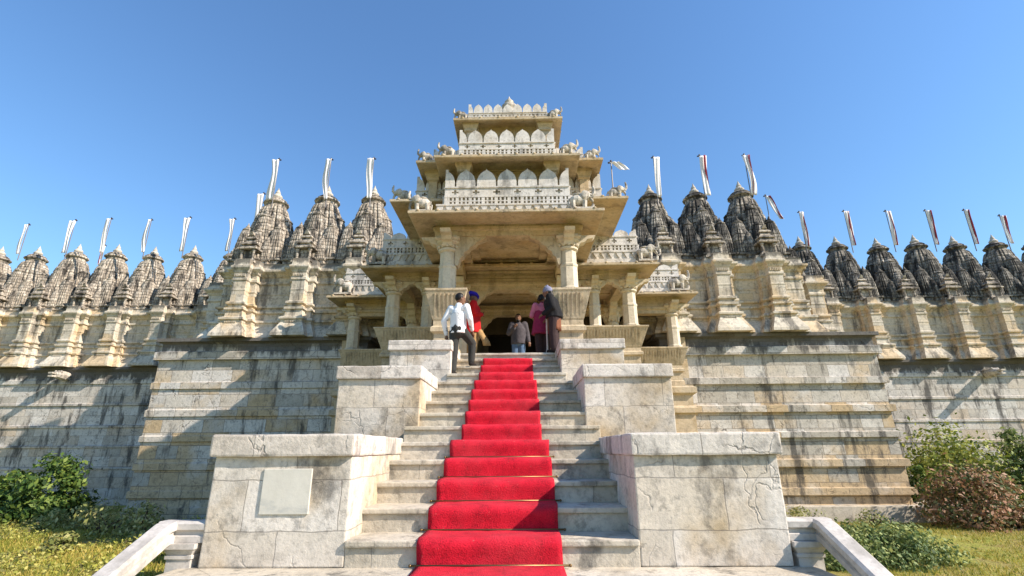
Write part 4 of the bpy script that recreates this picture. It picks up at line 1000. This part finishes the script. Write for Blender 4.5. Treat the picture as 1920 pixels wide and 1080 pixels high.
bush('tall_hedge_shrub', 'tall dark green shrub at the extreme right edge of the picture', 'shrub', (19.0, 19.2, GZ), (1.6, 1.3, 3.4), 8000, .17, 'hedge_green', 22, 36)
bush('russet_shrub', 'russet brown leafed shrub in front of the tall green shrubs', 'shrub', (13.45, 15.9, GZ), (1.5, 1.1, 1.85), 10000, .11, 'russet', 23, 50)
bush('dark_shrub', 'narrow dark shrub at the foot of the right plinth corner', 'shrub', (13.75, 18.6, GZ), (.5, .5, 1.9), 3000, .13, 'bush_green', 24, 18)
bush('low_hedge', 'low clipped green hedge below the right railing', 'hedge', (7.2, 11.4, GZ), (2.0, 1.2, .66), 16000, .075, 'hedge_green', 25, 110, aspect=.55, cr=.5)
W = [(-13.6, 15.9, .8, 'low bushy weed in front of the large dark left shrub'), (-12.3, 15.7, .9, 'straggly weed at the right foot of the large dark left shrub'), (-11.3, 15.0, 1.15, 'tallest straggly weed in front of the left plinth corner'), (-10.3, 14.9, .9, 'leafy weed against the left plinth, right of the tallest one'),
     (-9.4, 14.0, .65, 'weed patch nearest the left railing'), (-10.6, 12.8, .45, 'short weed in the open left grass'), (-13.2, 13.6, .4, 'low pale weed toward the left edge of the grass'), (8.2, 15.6, .75, 'dry scrubby weed below the right plinth by the pedestal'), (7.0, 14.4, .6, 'sparse weed in the lawn beside the right pedestal'), (10.6, 16.3, .5, 'small weed along the right plinth ledge')]
for i, (x, y, h, lab) in enumerate(W):
    bush('weed_plant', lab, 'weed', (x, y, GZ), (h*.8, h*.7, h), 700 if h > .5 else 450, .11 if x < 0 else .08, 'weed', 40+i, 14, 'weeds growing in the grass', stems=8, cr=.42)
# grass: two worn lawns as one mass of blades
def grass():
    g = np.random.default_rng(5); Ps = []
    def patch(n, x0, x1, y0, y1):
        x = g.uniform(x0, x1, n*2); y = y0 + (y1-y0)*g.random(n*2)**1.3
        ok = np.array([noise.noise(Vector((a*.8, b*.8, 3))) + .55*noise.noise(Vector((a*2.6, b*2.6, 9))) for a, b in zip(x, y)]) > -.18
        p = np.stack([x[ok][:n], y[ok][:n]], 1)
        Ps.append(p)
    patch(62000, -19, -3.2, 8.5, 17.4); patch(42000, 3.2, 19, 8.5, 17.2)
    p = np.concatenate(Ps); n = len(p)
    z = np.array([GZ + .10*noise.noise(Vector((a*.25, b*.25, 0))) for a, b in p])
    left = p[:, 0] < 0
    h = np.where(left, .09, .05)*(.5+g.random(n)*1.1); wd = np.where(left, .016, .011)*(.7+.6*g.random(n))
    a = g.uniform(0, 2*math.pi, n); ln = g.normal(size=(n, 2))*.55*h[:, None]
    dx, dy = np.cos(a)*wd, np.sin(a)*wd
    A = np.stack([p[:, 0]-dx, p[:, 1]-dy, z-.01], 1); B = np.stack([p[:, 0]+dx, p[:, 1]+dy, z-.01], 1); C = np.stack([p[:, 0]+ln[:, 0], p[:, 1]+ln[:, 1], z+h], 1)
    V = np.stack([A, B, C], 1).reshape(-1, 3)
    me = bpy.data.meshes.new('grass'); me.vertices.add(3*n); me.vertices.foreach_set('co', V.ravel().astype(np.float32))
    me.loops.add(3*n); me.loops.foreach_set('vertex_index', np.arange(3*n, dtype=np.int32)); me.polygons.add(n)
    me.polygons.foreach_set('loop_start', np.arange(0, 3*n, 3, dtype=np.int32)); me.update(); me.validate(); me.materials.append(M['grassblade'])
    o = bpy.data.objects.new('grass', me); COL.objects.link(o)
    tag(o, 'short yellow green grass covering the ground on both sides of the stair', 'grass', kind='stuff')
grass()
def cover():
    g = np.random.default_rng(9); n = 42000
    x = g.uniform(-17, -3.3, n); y = g.uniform(8.8, 16.8, n)
    d = np.array([noise.noise(Vector((a*.55, b*.55, 1))) + .6*noise.noise(Vector((a*1.9, b*1.9, 5))) for a, b in zip(x, y)])
    keep = d > -.12; x, y, d = x[keep], y[keep], d[keep]
    z = np.array([GZ + .10*noise.noise(Vector((a*.25, b*.25, 0))) for a, b in zip(x, y)]) + .02 + np.clip(d+.2, .02, .8)*.42*g.random(len(x))
    p = np.stack([x, y, z], 1); nn = g.normal(size=p.shape)*.4 + np.array([0, -.2, .8])
    o = leaves('ground_cover', p, nn, .075, 'cover', None, .55, 77)
    tag(o, 'low tangled leafy ground cover over the left lawn', 'ground cover', kind='stuff')
cover()
